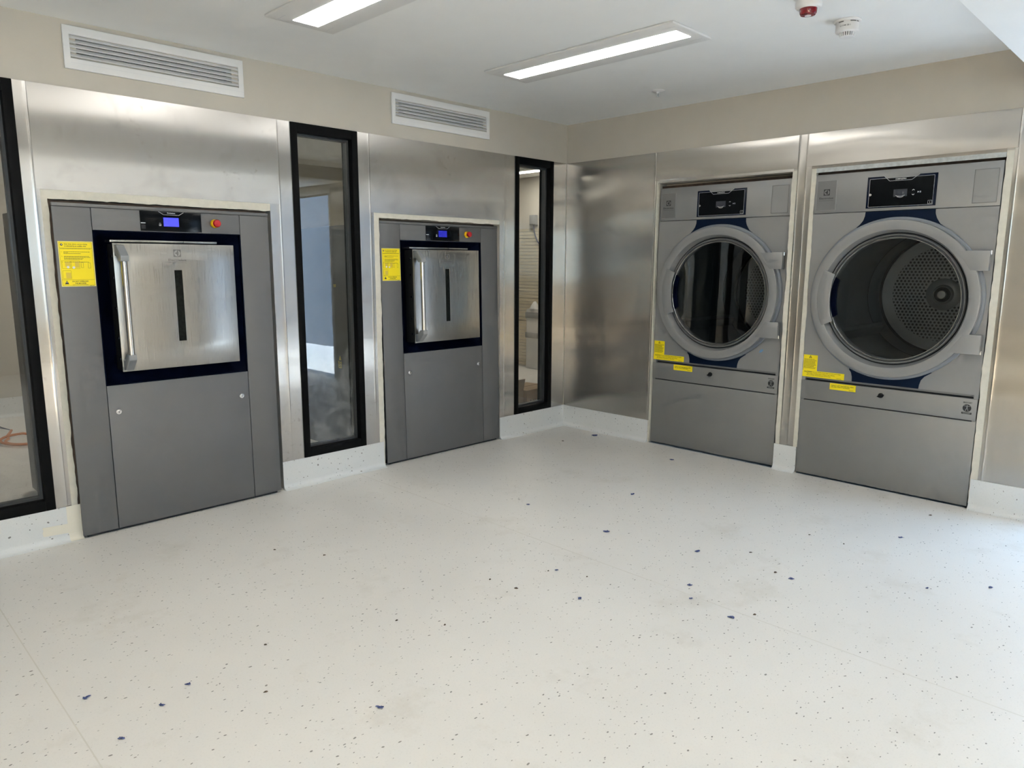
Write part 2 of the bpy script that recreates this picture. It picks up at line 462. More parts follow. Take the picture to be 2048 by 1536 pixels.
# world placement of the two walls: u = distance from the room corner, d = depth into the wall
def PA(u_, d, z): return (-u_, d, z)
def PB(u_, d, z): return (d, -u_, z)
def wbox(mb, P, u0, u1, d0, d1, z0, z1):
    a = P(u0, d0, z0); b = P(u1, d1, z1)
    return mb.box(min(a[0], b[0]), max(a[0], b[0]), min(a[1], b[1]), max(a[1], b[1]), z0, z1)
def wall_grid(P, us, zs, holes, d0, d1):
    """wall slab with rectangular holes (u0,u1,z0,z1)"""
    us = sorted(set(us + [h[0] for h in holes] + [h[1] for h in holes]))
    zs = sorted(set(zs + [h[2] for h in holes] + [h[3] for h in holes]))
    def solid(i, j):
        if i < 0 or j < 0 or i >= len(us)-1 or j >= len(zs)-1: return False
        uc = (us[i]+us[i+1])/2; zc = (zs[j]+zs[j+1])/2
        return not any(h[0] < uc < h[1] and h[2] < zc < h[3] for h in holes)
    mb = MB()
    for i in range(len(us)-1):
        for j in range(len(zs)-1):
            if not solid(i, j): continue
            a, b, c, d = us[i], us[i+1], zs[j], zs[j+1]
            mb.add([P(a, d0, c), P(b, d0, c), P(b, d0, d), P(a, d0, d)], [(0, 1, 2, 3)])
            mb.add([P(a, d1, c), P(b, d1, c), P(b, d1, d), P(a, d1, d)], [(3, 2, 1, 0)])
            if not solid(i-1, j): mb.add([P(a, d0, c), P(a, d0, d), P(a, d1, d), P(a, d1, c)], [(0, 1, 2, 3)])
            if not solid(i+1, j): mb.add([P(b, d0, c), P(b, d1, c), P(b, d1, d), P(b, d0, d)], [(0, 1, 2, 3)])
            if not solid(i, j-1): mb.add([P(a, d0, c), P(a, d1, c), P(b, d1, c), P(b, d0, c)], [(0, 1, 2, 3)])
            if not solid(i, j+1): mb.add([P(a, d0, d), P(b, d0, d), P(b, d1, d), P(a, d1, d)], [(0, 1, 2, 3)])
    # weld shared corners so the normals come out right
    key = {}; vs = []; mp = []
    for p in mb.v:
        k = tuple(round(c, 5) for c in p)
        if k not in key: key[k] = len(vs); vs.append(p)
        mp.append(key[k])
    out = MB(); out.v = vs; out.f = [tuple(mp[i] for i in q) for q in mb.f]
    return out
def sheet(P, u0, u1, z0, z1, d, amp=0.0, seed=0, folds=(), thick=0.0012, wave=0.42, tilts=None):
    """thin steel sheet with gentle oil-canning and optional standing folds"""
    us = [u0+(u1-u0)*i/max(2, int((u1-u0)/0.035)) for i in range(max(2, int((u1-u0)/0.035))+1)]
    for (fu, fa, fw) in folds:
        us = [x for x in us if abs(x-fu) > fw*1.3] + [fu-fw*1.2, fu-fw*0.7, fu-fw*0.35, fu, fu+fw*0.35, fu+fw*0.7, fu+fw*1.2]
    us = sorted(x for x in us if u0 <= x <= u1)
    if us[0] > u0+1e-5: us = [u0]+us
    if us[-1] < u1-1e-5: us.append(u1)
    nz = max(2, int((z1-z0)/(0.012 if tilts else 0.03)))
    zs = [z0+(z1-z0)*j/nz for j in range(nz+1)]
    table = []
    if tilts:                                           # slope of the dented sheet up its height, integrated to a depth
        acc = 0.0; n_ = 240; za, zb = tilts[0][0], tilts[-1][0]
        for k in range(n_+1):
            zz = za+(zb-za)*k/n_
            for (p0, t0), (p1, t1) in zip(tilts[:-1], tilts[1:]):
                if p0 <= zz <= p1+1e-9:
                    q = (zz-p0)/(p1-p0); q = q*q*(3-2*q); tt = t0+(t1-t0)*q; break
            table.append(acc); acc += tt*(zb-za)/n_
        mean = sum(table)/len(table); table = [x-mean for x in table]
    def h(uu, zz):
        v = 0
        if table:
            zs_ = zz+0.014*noise.noise((uu*1.6+seed*5.3, 0.3, seed))+0.010*(uu-(u0+u1)/2)
            k = (zs_-tilts[0][0])/(tilts[-1][0]-tilts[0][0])*240
            k = max(0, min(239.999, k)); i = int(k)
            v = table[i]+(table[i+1]-table[i])*(k-i) + 0.0005*noise.noise((uu*2.4, zz*3.0, seed*1.7))
        elif amp:
            n1 = noise.noise((uu*1.3+seed*7.1, zz*0.2, seed*3.3))
            ph = 1.7*n1 + seed
            v = amp*(math.sin(2*math.pi*(zz/wave)+ph) + 0.5*math.sin(2*math.pi*zz/(wave*0.45)+2.2*ph+1) + 0.9*noise.noise((uu*2.1, zz*2.6, seed*1.7)))
            e = min(1, min(uu-u0, u1-uu)/0.05+0.35)
            v *= e
        for (fu, fa, fw) in folds:
            v -= fa*math.exp(-((uu-fu)/(fw*0.6))**2)
        return v
    mb = MB(); n = len(us); q = len(zs)
    mb.v = [P(a, d+h(a, b), b) for a in us for b in zs]
    mb.v += [P(a, d+thick+h(a, b), b) for a in us for b in zs]
    k = n*q
    for i in range(n-1):
        for j in range(q-1):
            mb.f.append((i*q+j, (i+1)*q+j, (i+1)*q+j+1, i*q+j+1))
            mb.f.append((k+i*q+j+1, k+(i+1)*q+j+1, k+(i+1)*q+j, k+i*q+j))
    for i in range(n-1):
        mb.f.append((i*q, k+i*q, k+(i+1)*q, (i+1)*q)); mb.f.append((i*q+q-1, (i+1)*q+q-1, k+(i+1)*q+q-1, k+i*q+q-1))
    for j in range(q-1):
        mb.f.append((j, j+1, k+j+1, k+j)); mb.f.append(((n-1)*q+j, k+(n-1)*q+j, k+(n-1)*q+j+1, (n-1)*q+j+1))
    return mb
def ragged(P, u0, u1, z0, z1, d0, d1, side, seed, amp=0.004):
    """strip of raw board whose one long edge is a ragged saw cut"""
    rg = random.Random(seed); n = 60; mb = MB()
    vert = side in ('u0', 'u1')
    for i in range(n+1):
        t = i/n; j = rg.uniform(-1, 1)*amp*0.5 + amp*noise.noise((t*9, seed, 0))
        if vert:
            z = z0+(z1-z0)*t
            a, b = (u0+j, u1) if side == 'u0' else (u0, u1+j)
            ring = [P(a, d0, z), P(b, d0, z), P(b, d1, z), P(a, d1, z)]
        else:
            x = u0+(u1-u0)*t
            a, b = (z0+j, z1)
            ring = [P(x, d0, a), P(x, d0, b), P(x, d1, b), P(x, d1, a)]
        mb.v += ring
    for i in range(n):
        for k in range(4):
            l = (k+1) % 4
            mb.f.append((i*4+k, i*4+l, (i+1)*4+l, (i+1)*4+k))
    mb.f.append((0, 1, 2, 3)); mb.f.append((n*4+3, n*4+2, n*4+1, n*4))
    return mb

# ------------------------------------------------------------------ the setting
H = 2.39; HS = 2.10; HK = 0.168; HB = 2.2; YB = -3.07
T = 0.13
slab = MB().box(-6.6, 2.45, -6.4, 3.75, -0.12, -0.004)
floor = struct('floor', slab, 'concrete', 'cream speckled sheet vinyl floor with welded seams')
for (x0, x1, y0) in ((-6.5, -6.02, -6.3), (-6.02, -4.02, -6.3), (-4.02, -2.02, -6.3), (-2.02, 0.0, -6.3), (0.0, 2.3, -0.02)):
    obj('vinyl_sheet', MB().box(x0+0.0015, x1-0.0015, y0, 3.6, -0.004, 0.0), 'vinyl', floor)
for x in (-6.02, -4.02, -2.02):
    obj('weld_seam', MB().box(x-0.0018, x+0.0018, -6.3, 3.6, -0.004, 0.0003), 'seam', floor)
struct('ceiling', MB().box(-6.6, 0.13, -6.4, 0.065, H, H+0.12), 'white_ceiling', 'flat white plaster ceiling')
struct('ceiling_far_room', MB().box(-6.6, 2.45, 0.066, 3.75, H, H+0.12), 'white_ceiling', 'white ceiling of the room behind the windows')
struct('ceiling_plant_void', MB().box(0.131, 2.45, -3.3, 0.065, H, H+0.12), 'white_ceiling')
struct('trim_1', MB().box(-6.5, -0.001, -6.3, YB, HB, H-0.001), 'white_ceiling', 'lowered white ceiling bulkhead at top right', bevel=0.002)
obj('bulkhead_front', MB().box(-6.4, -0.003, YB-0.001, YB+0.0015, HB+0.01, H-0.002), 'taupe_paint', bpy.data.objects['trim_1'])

holesA = [(3.674, 4.111, HK, HS), (2.372-0.437, 2.372, HK, HS), (0.158, 0.579, HK, HS),
          (2.505, 3.592, -0.01, 1.609), (0.732, 1.802, -0.01, 1.606),
          (2.69, 3.41, 2.245, 2.32), (0.90, 1.62, 2.245, 2.32)]
wallA = struct('wall_left', wall_grid(PA, [-0.125, 6.5], [-0.01, H], holesA, 0.003, T), 'beige_wall', 'beige wall clad in steel around the two washers')
holesB = [(0.842, 1.836, -0.01, 1.889), (1.970, 2.946, -0.01, 1.873), (3.42, 4.35, -0.01, 2.1)]
wallB = struct('wall_right', wall_grid(PB, [-0.003, 6.3], [-0.01, H], holesB, 0.003, T), 'beige_wall', 'beige wall clad in steel around the two dryers')
def PBk(u_, d, z): return (-u_, -6.2-d, z)
struct('wall_back', wall_grid(PBk, [0.0, 6.5], [-0.01, H], [(4.2, 6.2, 0.9, 2.1)], 0.0, 0.14), 'beige_wall', 'beige wall behind the camera with an added daylight window')
w4 = struct('added_window', MB().box(-6.2, -4.2, -6.29, -6.24, 0.9, 0.94).box(-6.2, -4.2, -6.29, -6.24, 2.06, 2.1)
            .box(-6.2, -6.16, -6.29, -6.24, 0.94, 2.06).box(-4.24, -4.2, -6.29, -6.24, 0.94, 2.06).box(-5.22, -5.18, -6.29, -6.24, 0.94, 2.06), 'black_frame', 'wide black framed window added behind the camera for fill daylight')  # added out of view so sun on the floor bounces up to the ceiling
obj('pane', MB().box(-6.16, -5.22, -6.268, -6.264, 0.94, 2.06), 'added_window_glass', w4)
obj('pane', MB().box(-5.18, -4.24, -6.268, -6.264, 0.94, 2.06), 'added_window_glass', w4)
struct('wall_side', MB().box(-6.53, -6.4, -6.3, 3.6, -0.01, H), 'beige_wall', 'beige wall at the far left of the room')
struct('wall_far', MB().box(-6.5, 2.4, 3.55, 3.68, -0.01, H), 'beige_wall', 'beige back wall seen through the leftmost window')
wallFR = struct('wall_far_right', MB().box(2.285, 2.41, -3.3, 3.55, -0.01, H), 'beige_wall', 'cream slatted wall seen through the window beside the room corner')
struct('wall_plant_void', MB().box(0.131, 2.28, -3.3, -3.17, -0.01, H), 'white_paint')
struct('wall_courtyard', MB().box(1.7, 1.85, -11.0, -3.3, -0.1, 2.7), 'outside_wall', 'grey wall outside the doorway')
struct('trim_apron', MB().box(0.13, 1.7, -11.0, -3.3, -0.1, -0.01), 'concrete', 'pale concrete outside the doorway')

# doorway lining
struct('door_1', MB().box(-0.01, 0.14, -3.42, -3.38, 0, 2.14).box(-0.01, 0.14, -4.39, -4.35, 0, 2.14).box(-0.01, 0.14, -4.35, -3.42, 2.1, 2.14), 'white_paint', 'open white lined doorway beyond the dryers', bevel=0.003)

# three tall narrow windows
def window(name, u0, u1, gl, label):
    fr = MB()
    z0, z1 = HK, HS; wl, wr, wt, wb = 0.040, 0.046, 0.052, 0.05     # wl = bar nearer the room corner
    for (a, b, c, d) in ((u0, u0+wl, z0, z1), (u1-wl, u1, z0, z1)):
        wbox(fr, PA, a, b, -0.006, 0.11, c, d)
    root = struct(name, fr, 'black_frame', label, bevel=0.0015)
    tb = MB()
    wbox(tb, PA, u0+wl, u1-wl, -0.0055, 0.11, z0, z0+wb); wbox(tb, PA, u0+wl, u1-wl, -0.0055, 0.11, z1-wt, z1)
    obj('frame_rail', tb, 'black_frame', root, bevel=0.0015)
    bd = MB()
    a, b, c, d = u0+wl, u1-wl, z0+wb, z1-wt
    for q in ((a, a+0.012, c, d), (b-0.012, b, c, d), (a+0.012, b-0.012, c, c+0.012), (a+0.012, b-0.012, d-0.012, d)):
        wbox(bd, PA, q[0], q[1], 0.035, 0.075, q[2], q[3])
    obj('glazing_bead', bd, 'frame_bead', root)
    p = MB(); wbox(p, PA, a+0.006, b-0.006, 0.052, 0.056, c+0.006, d-0.006)
    obj('pane', p, gl, root)
    return root
window('window_1', 3.674, 4.111, 'window_glass', 'tall narrow black framed window cut by the left picture edge')
window('window_2', 1.935, 2.372, 'window_glass_smeared', 'tall narrow black framed window between the two washers')
window('window_3', 0.158, 0.579, 'window_glass', 'tall narrow black framed window beside the room corner')

# steel cladding, wall A then wall B
S = lambda P, *a, m='sheet_steel', **k: obj('steel_panel', sheet(P, *a, **k), m, wallA if P is PA else wallB)
TILT1 = [(1.60, 0.002), (1.67, 0.004), (1.705, -0.003), (1.76, -0.011), (1.80, 0.002), (1.87, -0.003), (1.945, -0.011), (2.02, 0.011), (2.07, 0.006), (2.14, 0.002)]
TILT2 = [(1.60, 0.0), (1.68, 0.004), (1.73, -0.008), (1.79, 0.004), (1.85, -0.006), (1.90, 0.003), (1.96, -0.008), (2.03, 0.006), (2.14, 0.003)]
S(PA, 2.456, 3.621, 1.645, HS, -0.0012, seed=1, tilts=TILT1)
S(PA, 0.689, 1.849, 1.633, HS, -0.0012, seed=2, tilts=TILT2)
S(PA, 3.608, 3.674, HK, HS, 0.0008, amp=0.0004, seed=3, folds=((3.628, 0.0022, 0.006),))
S(PA, 2.372, 2.513, HK, HS, 0.0008, amp=0.0006, seed=4, folds=((2.452, 0.0018, 0.005),))
S(PA, 1.829, 1.935, HK, HS, 0.0008, amp=0.0006, seed=5, folds=((1.853, 0.0018, 0.005),))
S(PA, 0.738, 0.579, HK, HS, 0.0008) if False else S(PA, 0.579, 0.738, HK, HS, 0.0008, amp=0.0006, seed=6, folds=((0.690, 0.0018, 0.005),))
S(PA, 0.003, 0.158, HK, HS, 0.0008, amp=0.0006, seed=7)
S(PA, 4.111, 6.4, HK, HS, 0.0008, amp=0.001, seed=8)
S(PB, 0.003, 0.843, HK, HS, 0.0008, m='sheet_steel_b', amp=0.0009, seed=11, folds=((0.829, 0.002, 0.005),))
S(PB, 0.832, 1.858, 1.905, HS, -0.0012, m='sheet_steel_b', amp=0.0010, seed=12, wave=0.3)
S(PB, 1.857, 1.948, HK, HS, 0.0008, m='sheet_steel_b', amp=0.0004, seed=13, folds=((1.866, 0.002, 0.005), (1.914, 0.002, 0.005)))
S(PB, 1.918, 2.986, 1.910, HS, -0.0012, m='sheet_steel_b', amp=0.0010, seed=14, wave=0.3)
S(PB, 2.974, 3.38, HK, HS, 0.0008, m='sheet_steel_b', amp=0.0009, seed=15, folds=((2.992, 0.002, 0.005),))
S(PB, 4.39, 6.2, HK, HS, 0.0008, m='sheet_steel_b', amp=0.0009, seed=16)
# folded steel flanges above the dryer openings, with a galvanised track below
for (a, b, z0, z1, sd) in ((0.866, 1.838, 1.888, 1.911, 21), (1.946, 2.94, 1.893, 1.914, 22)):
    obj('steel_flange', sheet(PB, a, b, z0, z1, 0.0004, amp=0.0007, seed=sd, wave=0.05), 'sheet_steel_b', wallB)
tk = MB(); wbox(tk, PB, 1.972, 2.94, 0.002, 0.004, 1.868, 1.897)
obj('galvanised_track', tk, 'galvanised', wallB)
# raw plasterboard edges round the openings
R = lambda P, *a: obj('plasterboard_edge', ragged(P, *a), 'plasterboard', wallA if P is PA else wallB)
R(PA, 3.581, 3.612, 0.0, 1.647, 0.0015, 0.03, 'u0', 1)
R(PA, 2.505, 3.612, 1.605, 1.650, 0.0012, 0.03, 'z0', 2)
R(PA, 1.789, 1.833, 0.0, 1.636, 0.0015, 0.03, 'u0', 3)
R(PA, 0.734, 1.833, 1.603, 1.638, 0.0012, 0.03, 'z0', 4)
R(PB, 0.835, 0.848, 0.0, 1.89, 0.0015, 0.03, 'u1', 5)
R(PB, 1.828, 1.860, HK, 1.892, 0.0015, 0.03, 'u0', 6)
R(PB, 1.944, 1.974, HK, 1.895, 0.0015, 0.03, 'u1', 7)
R(PB, 2.940, 2.976, 0.03, 1.9, 0.0015, 0.03, 'u0', 8)

# coved vinyl skirting
def skirting(name, P, u0, u1, label):
    prof = [(-0.0045, HK), (-0.0045, 0.034)]
    for i in range(1, 8):
        a = math.pi/2*i/8
        prof.append((-0.0045-0.03*(1-math.cos(a)), 0.034-0.032*math.sin(a)))
    prof += [(-0.0365, 0.0012), (-0.0365, 0.0), (0.0, 0.0), (0.0, HK)]
    n = len(prof)
    mb = MB()
    k = max(1, int((u1-u0)/0.12))
    for i in range(k+1):
        uu = u0+(u1-u0)*i/k
        for (d, z) in prof: mb.v.append(P(uu, d, z))
    for i in range(k):
        for q in range(n):
            w = (q+1) % n
            mb.f.append((i*n+q, i*n+w, (i+1)*n+w, (i+1)*n+q))
    mb.f.append(tuple(range(n))); mb.f.append(tuple(range((k+1)*n-1, k*n-1, -1)))
    return struct(name, mb, 'vinyl_skirt', label)
skirting('baseboard_left', PA, 3.59, 6.4, 'coved speckled vinyl skirting under the leftmost window')
skirting('baseboard_middle', PA, 1.80, 2.516, 'coved speckled vinyl skirting between the two washers')
skirting('baseboard_corner', PA, 0.0, 0.737, 'coved speckled vinyl skirting left of the room corner')
skirting('baseboard_right', PB, 0.0, 0.838, 'coved speckled vinyl skirting right of the room corner')
skirting('baseboard_pier', PB, 1.824, 1.972, 'short coved skirting piece between the two dryers')
skirting('baseboard_far_right', PB, 2.943, 3.38, 'coved speckled vinyl skirting right of the large near dryer')
skirting('baseboard_doorway', PB, 4.39, 6.2, 'coved skirting beyond the doorway')
def PF(u_, d, z): return (-u_, 3.55+d, z)
skirting('baseboard_far_room', PF, -2.2, 6.4, 'coved skirting on the far wall behind the leftmost window')

# cream slats on the far right wall, seen through window 3
for k in range(42):
    z = 0.02+k*0.0415
    mb = MB().box(2.272+rnd.uniform(-0.002, 0.002), 2.285, 0.2, 3.5, z, z+0.0375)
    obj('slat', mb, 'cream_slat', wallFR, bevel=0.003, seg=1)

# ------------------------------------------------------------------ logo mark and lettering
def brand(mb, cx, cz, y, s, tz, tsize, tw, pz, psize, pw):
    """square mark with a round opening and a pointed sail, two lines of lettering below"""
    n = 32; o = []; i_ = []
    for k in range(n):
        a = 2*math.pi*k/n
        ca, sa = math.cos(a), math.sin(a); q = max(abs(ca), abs(sa))
        o.append((cx+s*ca/q*0.98, y, cz+s*sa/q*0.98)); i_.append((cx+0.82*s*ca, y, cz+0.82*s*sa))
    mb.add(o+i_, [(k, (k+1) % n, (k+1) % n+n, k+n) for k in range(n)])
    pts = [(-0.62, 0.0), (-0.1, -0.28), (0.12, -0.9), (0.3, -0.5), (0.36, 0), (0.3, 0.5), (0.12, 0.9), (-0.1, 0.28)]
    mb.add([(cx+s*p, y, cz+s*q) for p, q in pts], [tuple(range(len(pts)))])
    text(mb, 'Electrolux', cx, tz, y, tsize, tw, bold=0.012)
    text(mb, 'P R O F E S S I O N A L', cx, pz, y, psize, pw, bold=0.01)
    return mb

# ------------------------------------------------------------------ barrier washers
def washer(label, loc, lean, dim, seed):
    t = thing('barrier_washer', label, 'washer', loc, (lean, 0, 0), 'built-in barrier washers')
    rg = random.Random(seed)
    hw = 0.515; ZT = 1.585
    obj('body', MB().box(-hw+0.012, hw-0.012, 0.135, 1.065, 0.012, ZT-0.004), 'washer_body', t, bevel=0.004)
    obj('body_front', wall_grid(lambda a, d, b: (a, d, b), [-hw+0.012, hw-0.012], [0.012, ZT-0.004], [(-0.357, 0.354, 0.728, 1.467)], 0.055, 0.134), 'washer_body', t)
    # dark collar sealing the gap to the wall
    col = MB().box(-hw-0.012, -hw+0.012, 0.045, 0.06, 0.0, ZT+0.012).box(hw-0.012, hw+0.012, 0.045, 0.06, 0.0, ZT+0.012).box(-hw+0.012, hw-0.012, 0.045, 0.06, ZT-0.01, ZT+0.012)
    obj('sealing_collar', col, 'cavity', t)
    obj('plinth', MB().box(-hw+0.02, hw-0.02, 0.012, 0.06, 0.0, 0.02), 'dark_slot', t)
    g = 0.0012
    obj('side_panel', MB().box(-hw, -0.357-g, 0.0, 0.009, 0.010, 1.568), 'washer_grey', t, bevel=0.0022)
    obj('side_panel', MB().box(0.354+g, hw, 0.0, 0.009, 0.010, 1.568), 'washer_grey', t, bevel=0.0022)
    obj('top_cap', MB().box(-hw, hw, -0.003, 0.012, 1.5695, ZT), 'washer_grey', t, bevel=0.002)
    obj('fascia', MB().box(-0.357+g, 0.354-g, 0.0, 0.009, 1.467, 1.568), 'washer_grey', t, bevel=0.0015)
    lp = obj('lower_panel', MB().box(-0.357+g, 0.354-g, 0.0, 0.009, 0.010, 0.728), 'washer_grey', t, bevel=0.002)
    for x in (-0.313, 0.309):
        k = obj('key_lock', MB().lathe_y(x, 0.597, [(0.0, -0.007), (0.006, -0.007), (0.0075, -0.0055), (0.0085, -0.005), (0.0125, -0.005), (0.014, -0.003), (0.014, 0.0)], 20), 'chrome', lp)
        obj('key_slot', MB().box(x-0.0012, x+0.0012, -0.0078, -0.0068, 0.5925, 0.6015), 'dark_slot', lp)
    # recess lined with wrinkled dark blue protective film
    mb = MB(); n = 26
    z0, z1, x0, x1 = 0.728, 1.467, -0.357, 0.354
    obj('recess_surround', MB().box(x0, x0+0.004, 0.002, 0.075, z0, z1).box(x1-0.004, x1, 0.002, 0.075, z0, z1).box(x0, x1, 0.002, 0.075, z0, z0+0.004).box(x0, x1, 0.002, 0.075, z1-0.004, z1), 'navy_film', t)
    for i in range(n+1):
        for j in range(n+1):
            x = x0+(x1-x0)*i/n; z = z0+(z1-z0)*j/n
            e = min(i, j, n-i, n-j)/n
            d = 0.012 + 0.09*min(1, e*9) + 0.012*noise.noise((x*9+seed, z*5, seed)) + 0.006*noise.noise((x*25, z*11, seed+4))
            mb.v.append((x, max(0.003, d), z))
    mb.f = [(i*(n+1)+j, (i+1)*(n+1)+j, (i+1)*(n+1)+j+1, i*(n+1)+j+1) for i in range(n) for j in range(n)]
    obj('protective_film', mb, 'navy_film', t)
    # top flange strip above the door
    obj('door_flange', MB().box(-0.29, 0.222, -0.007, 0.07, 1.4135, 1.4245), 'door_steel', t, bevel=0.0015)
    # inner door: dark frame, brushed face, handle
    dx0, dx1, dz0, dz1, yf = -0.289, 0.294, 0.795, 1.408, -0.04
    door = obj('door', MB().box(dx0+0.003, dx1-0.003, yf+0.006, 0.055, dz0+0.003, dz1-0.003), 'dark_gasket', t, bevel=0.003)
    # brushed face with the narrow viewing slot left open
    sx0, sx1, sz0, sz1 = -0.015, 0.023, 0.926, 1.281
    n0 = [dx0, sx0, sx1, dx1]; m0 = [dz0, sz0, sz1, dz1]
    pm = lambda a, d, b: (a, d, b)
    fm = wall_grid(pm, [dx0, dx1], [dz0, dz1], [(sx0, sx1, sz0, sz1)], yf, yf+0.0055)
    obj('door_face', mesh_from('door_face', fm, 0.0012), 'door_steel', door)
    obj('viewing_slot', MB().box(sx0, sx1, yf+0.003, yf+0.0062, sz0, sz1), 'slot_glass', door)
    for z in (1.346, 1.245, 1.10, 0.957, 0.856):
        b = MB()
        for q in range(12):
            a = 2*math.pi*q/12
            b.v.append((dx0-0.002, yf+0.026+0.0075*math.cos(a), z+0.0075*math.sin(a)))
            b.v.append((dx0+0.004, yf+0.026+0.0075*math.cos(a), z+0.0075*math.sin(a)))
        b.f = [tuple(range(0, 24, 2))] + [(2*q, 2*q+1, (2*q+3) % 24, (2*q+2) % 24) for q in range(12)]
        obj('bolt', b, 'chrome', door)
    hx = dx0+0.024; hy = yf-0.066
    obj('handle_bar', MB().tube([(hx, hy, 0.862), (hx, hy, 1.345)], 0.0145, 20), 'handle_steel', door)
    for sg, zc, zt in ((1, 1.335, 1.402), (-1, 0.872, 0.801)):
        # plastic arm rising from the door skin to the bar
        prof = [(yf+0.001, zt), (yf+0.001, zt-sg*0.055), (yf-0.018, zt-sg*0.05), (hy+0.017, zc-sg*0.012), (hy-0.0185, zc-sg*0.012), (hy-0.0185, zc+sg*0.014), (yf-0.03, zt-sg*0.004)]
        mb = MB(); k = len(prof)
        for xx in (hx-0.0185, hx+0.0185): mb.v += [(xx, p[0], p[1]) for p in prof]
        mb.f = [tuple(range(k)), tuple(range(2*k-1, k-1, -1))] + [(i, (i+1) % k, (i+1) % k+k, i+k) for i in range(k)]
        obj('handle_bracket', mb, 'grey_plastic', door, bevel=0.004, seg=3)
    obj('door_lettering', brand(MB(), 0.004, 1.364, yf-0.0006, 0.0185, 1.331, 0.016, 0.088, 1.3175, 0.0065, 0.085), 'print_grey', door, label='faint engraved mark and maker name')
    # control display
    cp = obj('control_display', MB().box(-0.145, 0.150, -0.0025, 0.004, 1.4705, 1.5665), 'black_panel', t, bevel=0.001)
    obj('screen', MB().box(-0.036, 0.037, -0.0034, -0.002, 1.4955, 1.538), 'lcd_blue_dim' if dim else 'lcd_blue', cp, label='glowing blue screen')
    sl = MB(); prints(sl, [(-0.032, -0.002, 1.531, 0.004), (-0.032, -0.012, 1.502, 0.0035)], -0.0036, rg)
    obj('screen_print', sl, 'lcd_text', cp)
    ol = MB()
    for p, q in (((-0.058, 1.5665), (-0.034, 1.5515)), ((-0.034, 1.5515), (0.040, 1.5515)), ((0.040, 1.5515), (0.064, 1.5665))): line(ol, p, q, 0.0014, -0.0029)
    text(ol, 'Evolution', 0.003, 1.5605, -0.0029, 0.0075, 0.038, bold=0.02)
    line(ol, (-0.058, 1.500), (-0.048, 1.500), 0.0012, -0.0029); outline(ol, -0.0575, -0.0490, 1.4975, 1.5045, 0.0012, -0.0029)
    outline(ol, -0.0562, -0.0503, 1.5045, 1.5105, 0.0011, -0.0029)
    obj('display_print', ol, 'print_light', cp)
    obj('usb_cover', MB().box(-0.1425, -0.121, -0.0034, -0.002, 1.480, 1.500), 'dark_slot', cp, bevel=0.0008)
    obj('usb_stripe', MB().box(-0.1425, -0.121, -0.0030, -0.002, 1.5065, 1.5105), 'print_light', cp)
    # emergency stop
    es = obj('emergency_stop', MB().lathe_y(0.219, 1.5185, [(0.0, -0.016), (0.0185, -0.016), (0.021, -0.013), (0.022, 0.0)], 28), 'yellow_collar', t, label='emergency stop button with yellow collar')
    obj('stop_button', MB().lathe_y(0.219, 1.5185, [(0.0, -0.043), (0.010, -0.0425), (0.0165, -0.040), (0.0195, -0.035), (0.0195, -0.027), (0.0155, -0.022), (0.0145, -0.015)], 28), 'red_button', es, label='red mushroom button')
    # yellow instruction sticker
    a0, a1, b0, b1, y = -0.504, -0.3615, 1.2075, 1.413, -0.0008
    st = obj('instruction_sticker', MB().box(a0, a1, y, 0.0005, b0, b1), 'yellow_label_edge', t, label='yellow instruction sticker')
    obj('sticker_field', rect(MB(), a0+0.003, a1-0.003, b0+0.003, b1-0.003, y-0.0002), 'yellow_label', st)
    p = MB(); yy = y-0.0005
    outline(p, a0+0.0045, a1-0.0045, b0+0.0045, b1-0.0045, 0.0007, yy)
    line(p, (a0+0.0045, b1-0.031), (a1-0.0045, b1-0.031), 0.0008, yy)
    line(p, (a0+0.0045, b0+0.031), (a1-0.0045, b0+0.031), 0.0008, yy)
    disc(p, a0+0.014, b1-0.0155, 0.0052, yy)
    text(p, 'Inner drum doors: correct closing', a0+0.072, b1-0.0135, yy, 0.0078, 0.094, bold=0.02)
    text(p, 'is indicated by an audible click.', a0+0.070, b1-0.0225, yy, 0.0078, 0.089, bold=0.02)
    prints(p, [(a0+0.008, a1-0.010, b1-0.034, 0.0024)], yy, rg)
    for (q, ls) in (('1.', [(0.115, 0.048), (0.020, 0.0515), (0.075, 0.056)]), ('2.', [(0.110, 0.068), (0.116, 0.073), (0.085, 0.0775), (0.080, 0.082)]), ('3.', [(0.108, 0.094)])):
        text(p, q, a0+0.0125, b1-ls[0][1], yy, 0.005, bold=0.02)
        prints(p, [(a0+0.020, a0+0.020+w*0.93, b1-z, 0.0026) for (w, z) in ls], yy, rg)
    text(p, 'DO NOT OVERLOAD', a0+0.078, b0+0.0235, yy, 0.008, 0.066, bold=0.025)
    text(p, 'THE MACHINE', a0+0.078, b0+0.0145, yy, 0.008, 0.046, bold=0.025)
    prints(p, [(a0+0.045, a0+0.110, b0+0.0075, 0.0022), (a1-0.026, a1-0.008, b0+0.0028, 0.002)], yy, rg)
    p.add([(a0+0.014, yy, b0+0.011), (a0+0.031, yy, b0+0.011), (a0+0.0225, yy, b0+0.0275)], [(0, 1, 2)])
    for (xx, zz) in ((0.0095, 0.082), (0.047, 0.082), (0.0095, 0.036)):
        outline(p, a0+xx, a0+xx+0.034, b0+zz, b0+zz+0.036, 0.0007, yy)
    for (xx, zz, ww, hh) in ((0.087, 0.086, 0.009, 0.024), (0.116, 0.084, 0.010, 0.024)): outline(p, a0+xx, a0+xx+ww, b0+zz, b0+zz+hh, 0.0008, yy)
    obj('sticker_print', p, 'print_black', st)
    p = MB()
    for (xx, zz, ww, hh) in ((0.022, 0.090, 0.020, 0.020), (0.062, 0.086, 0.017, 0.028), (0.022, 0.038, 0.020, 0.026)): rect(p, a0+xx, a0+xx+ww, b0+zz, b0+zz+hh, yy)
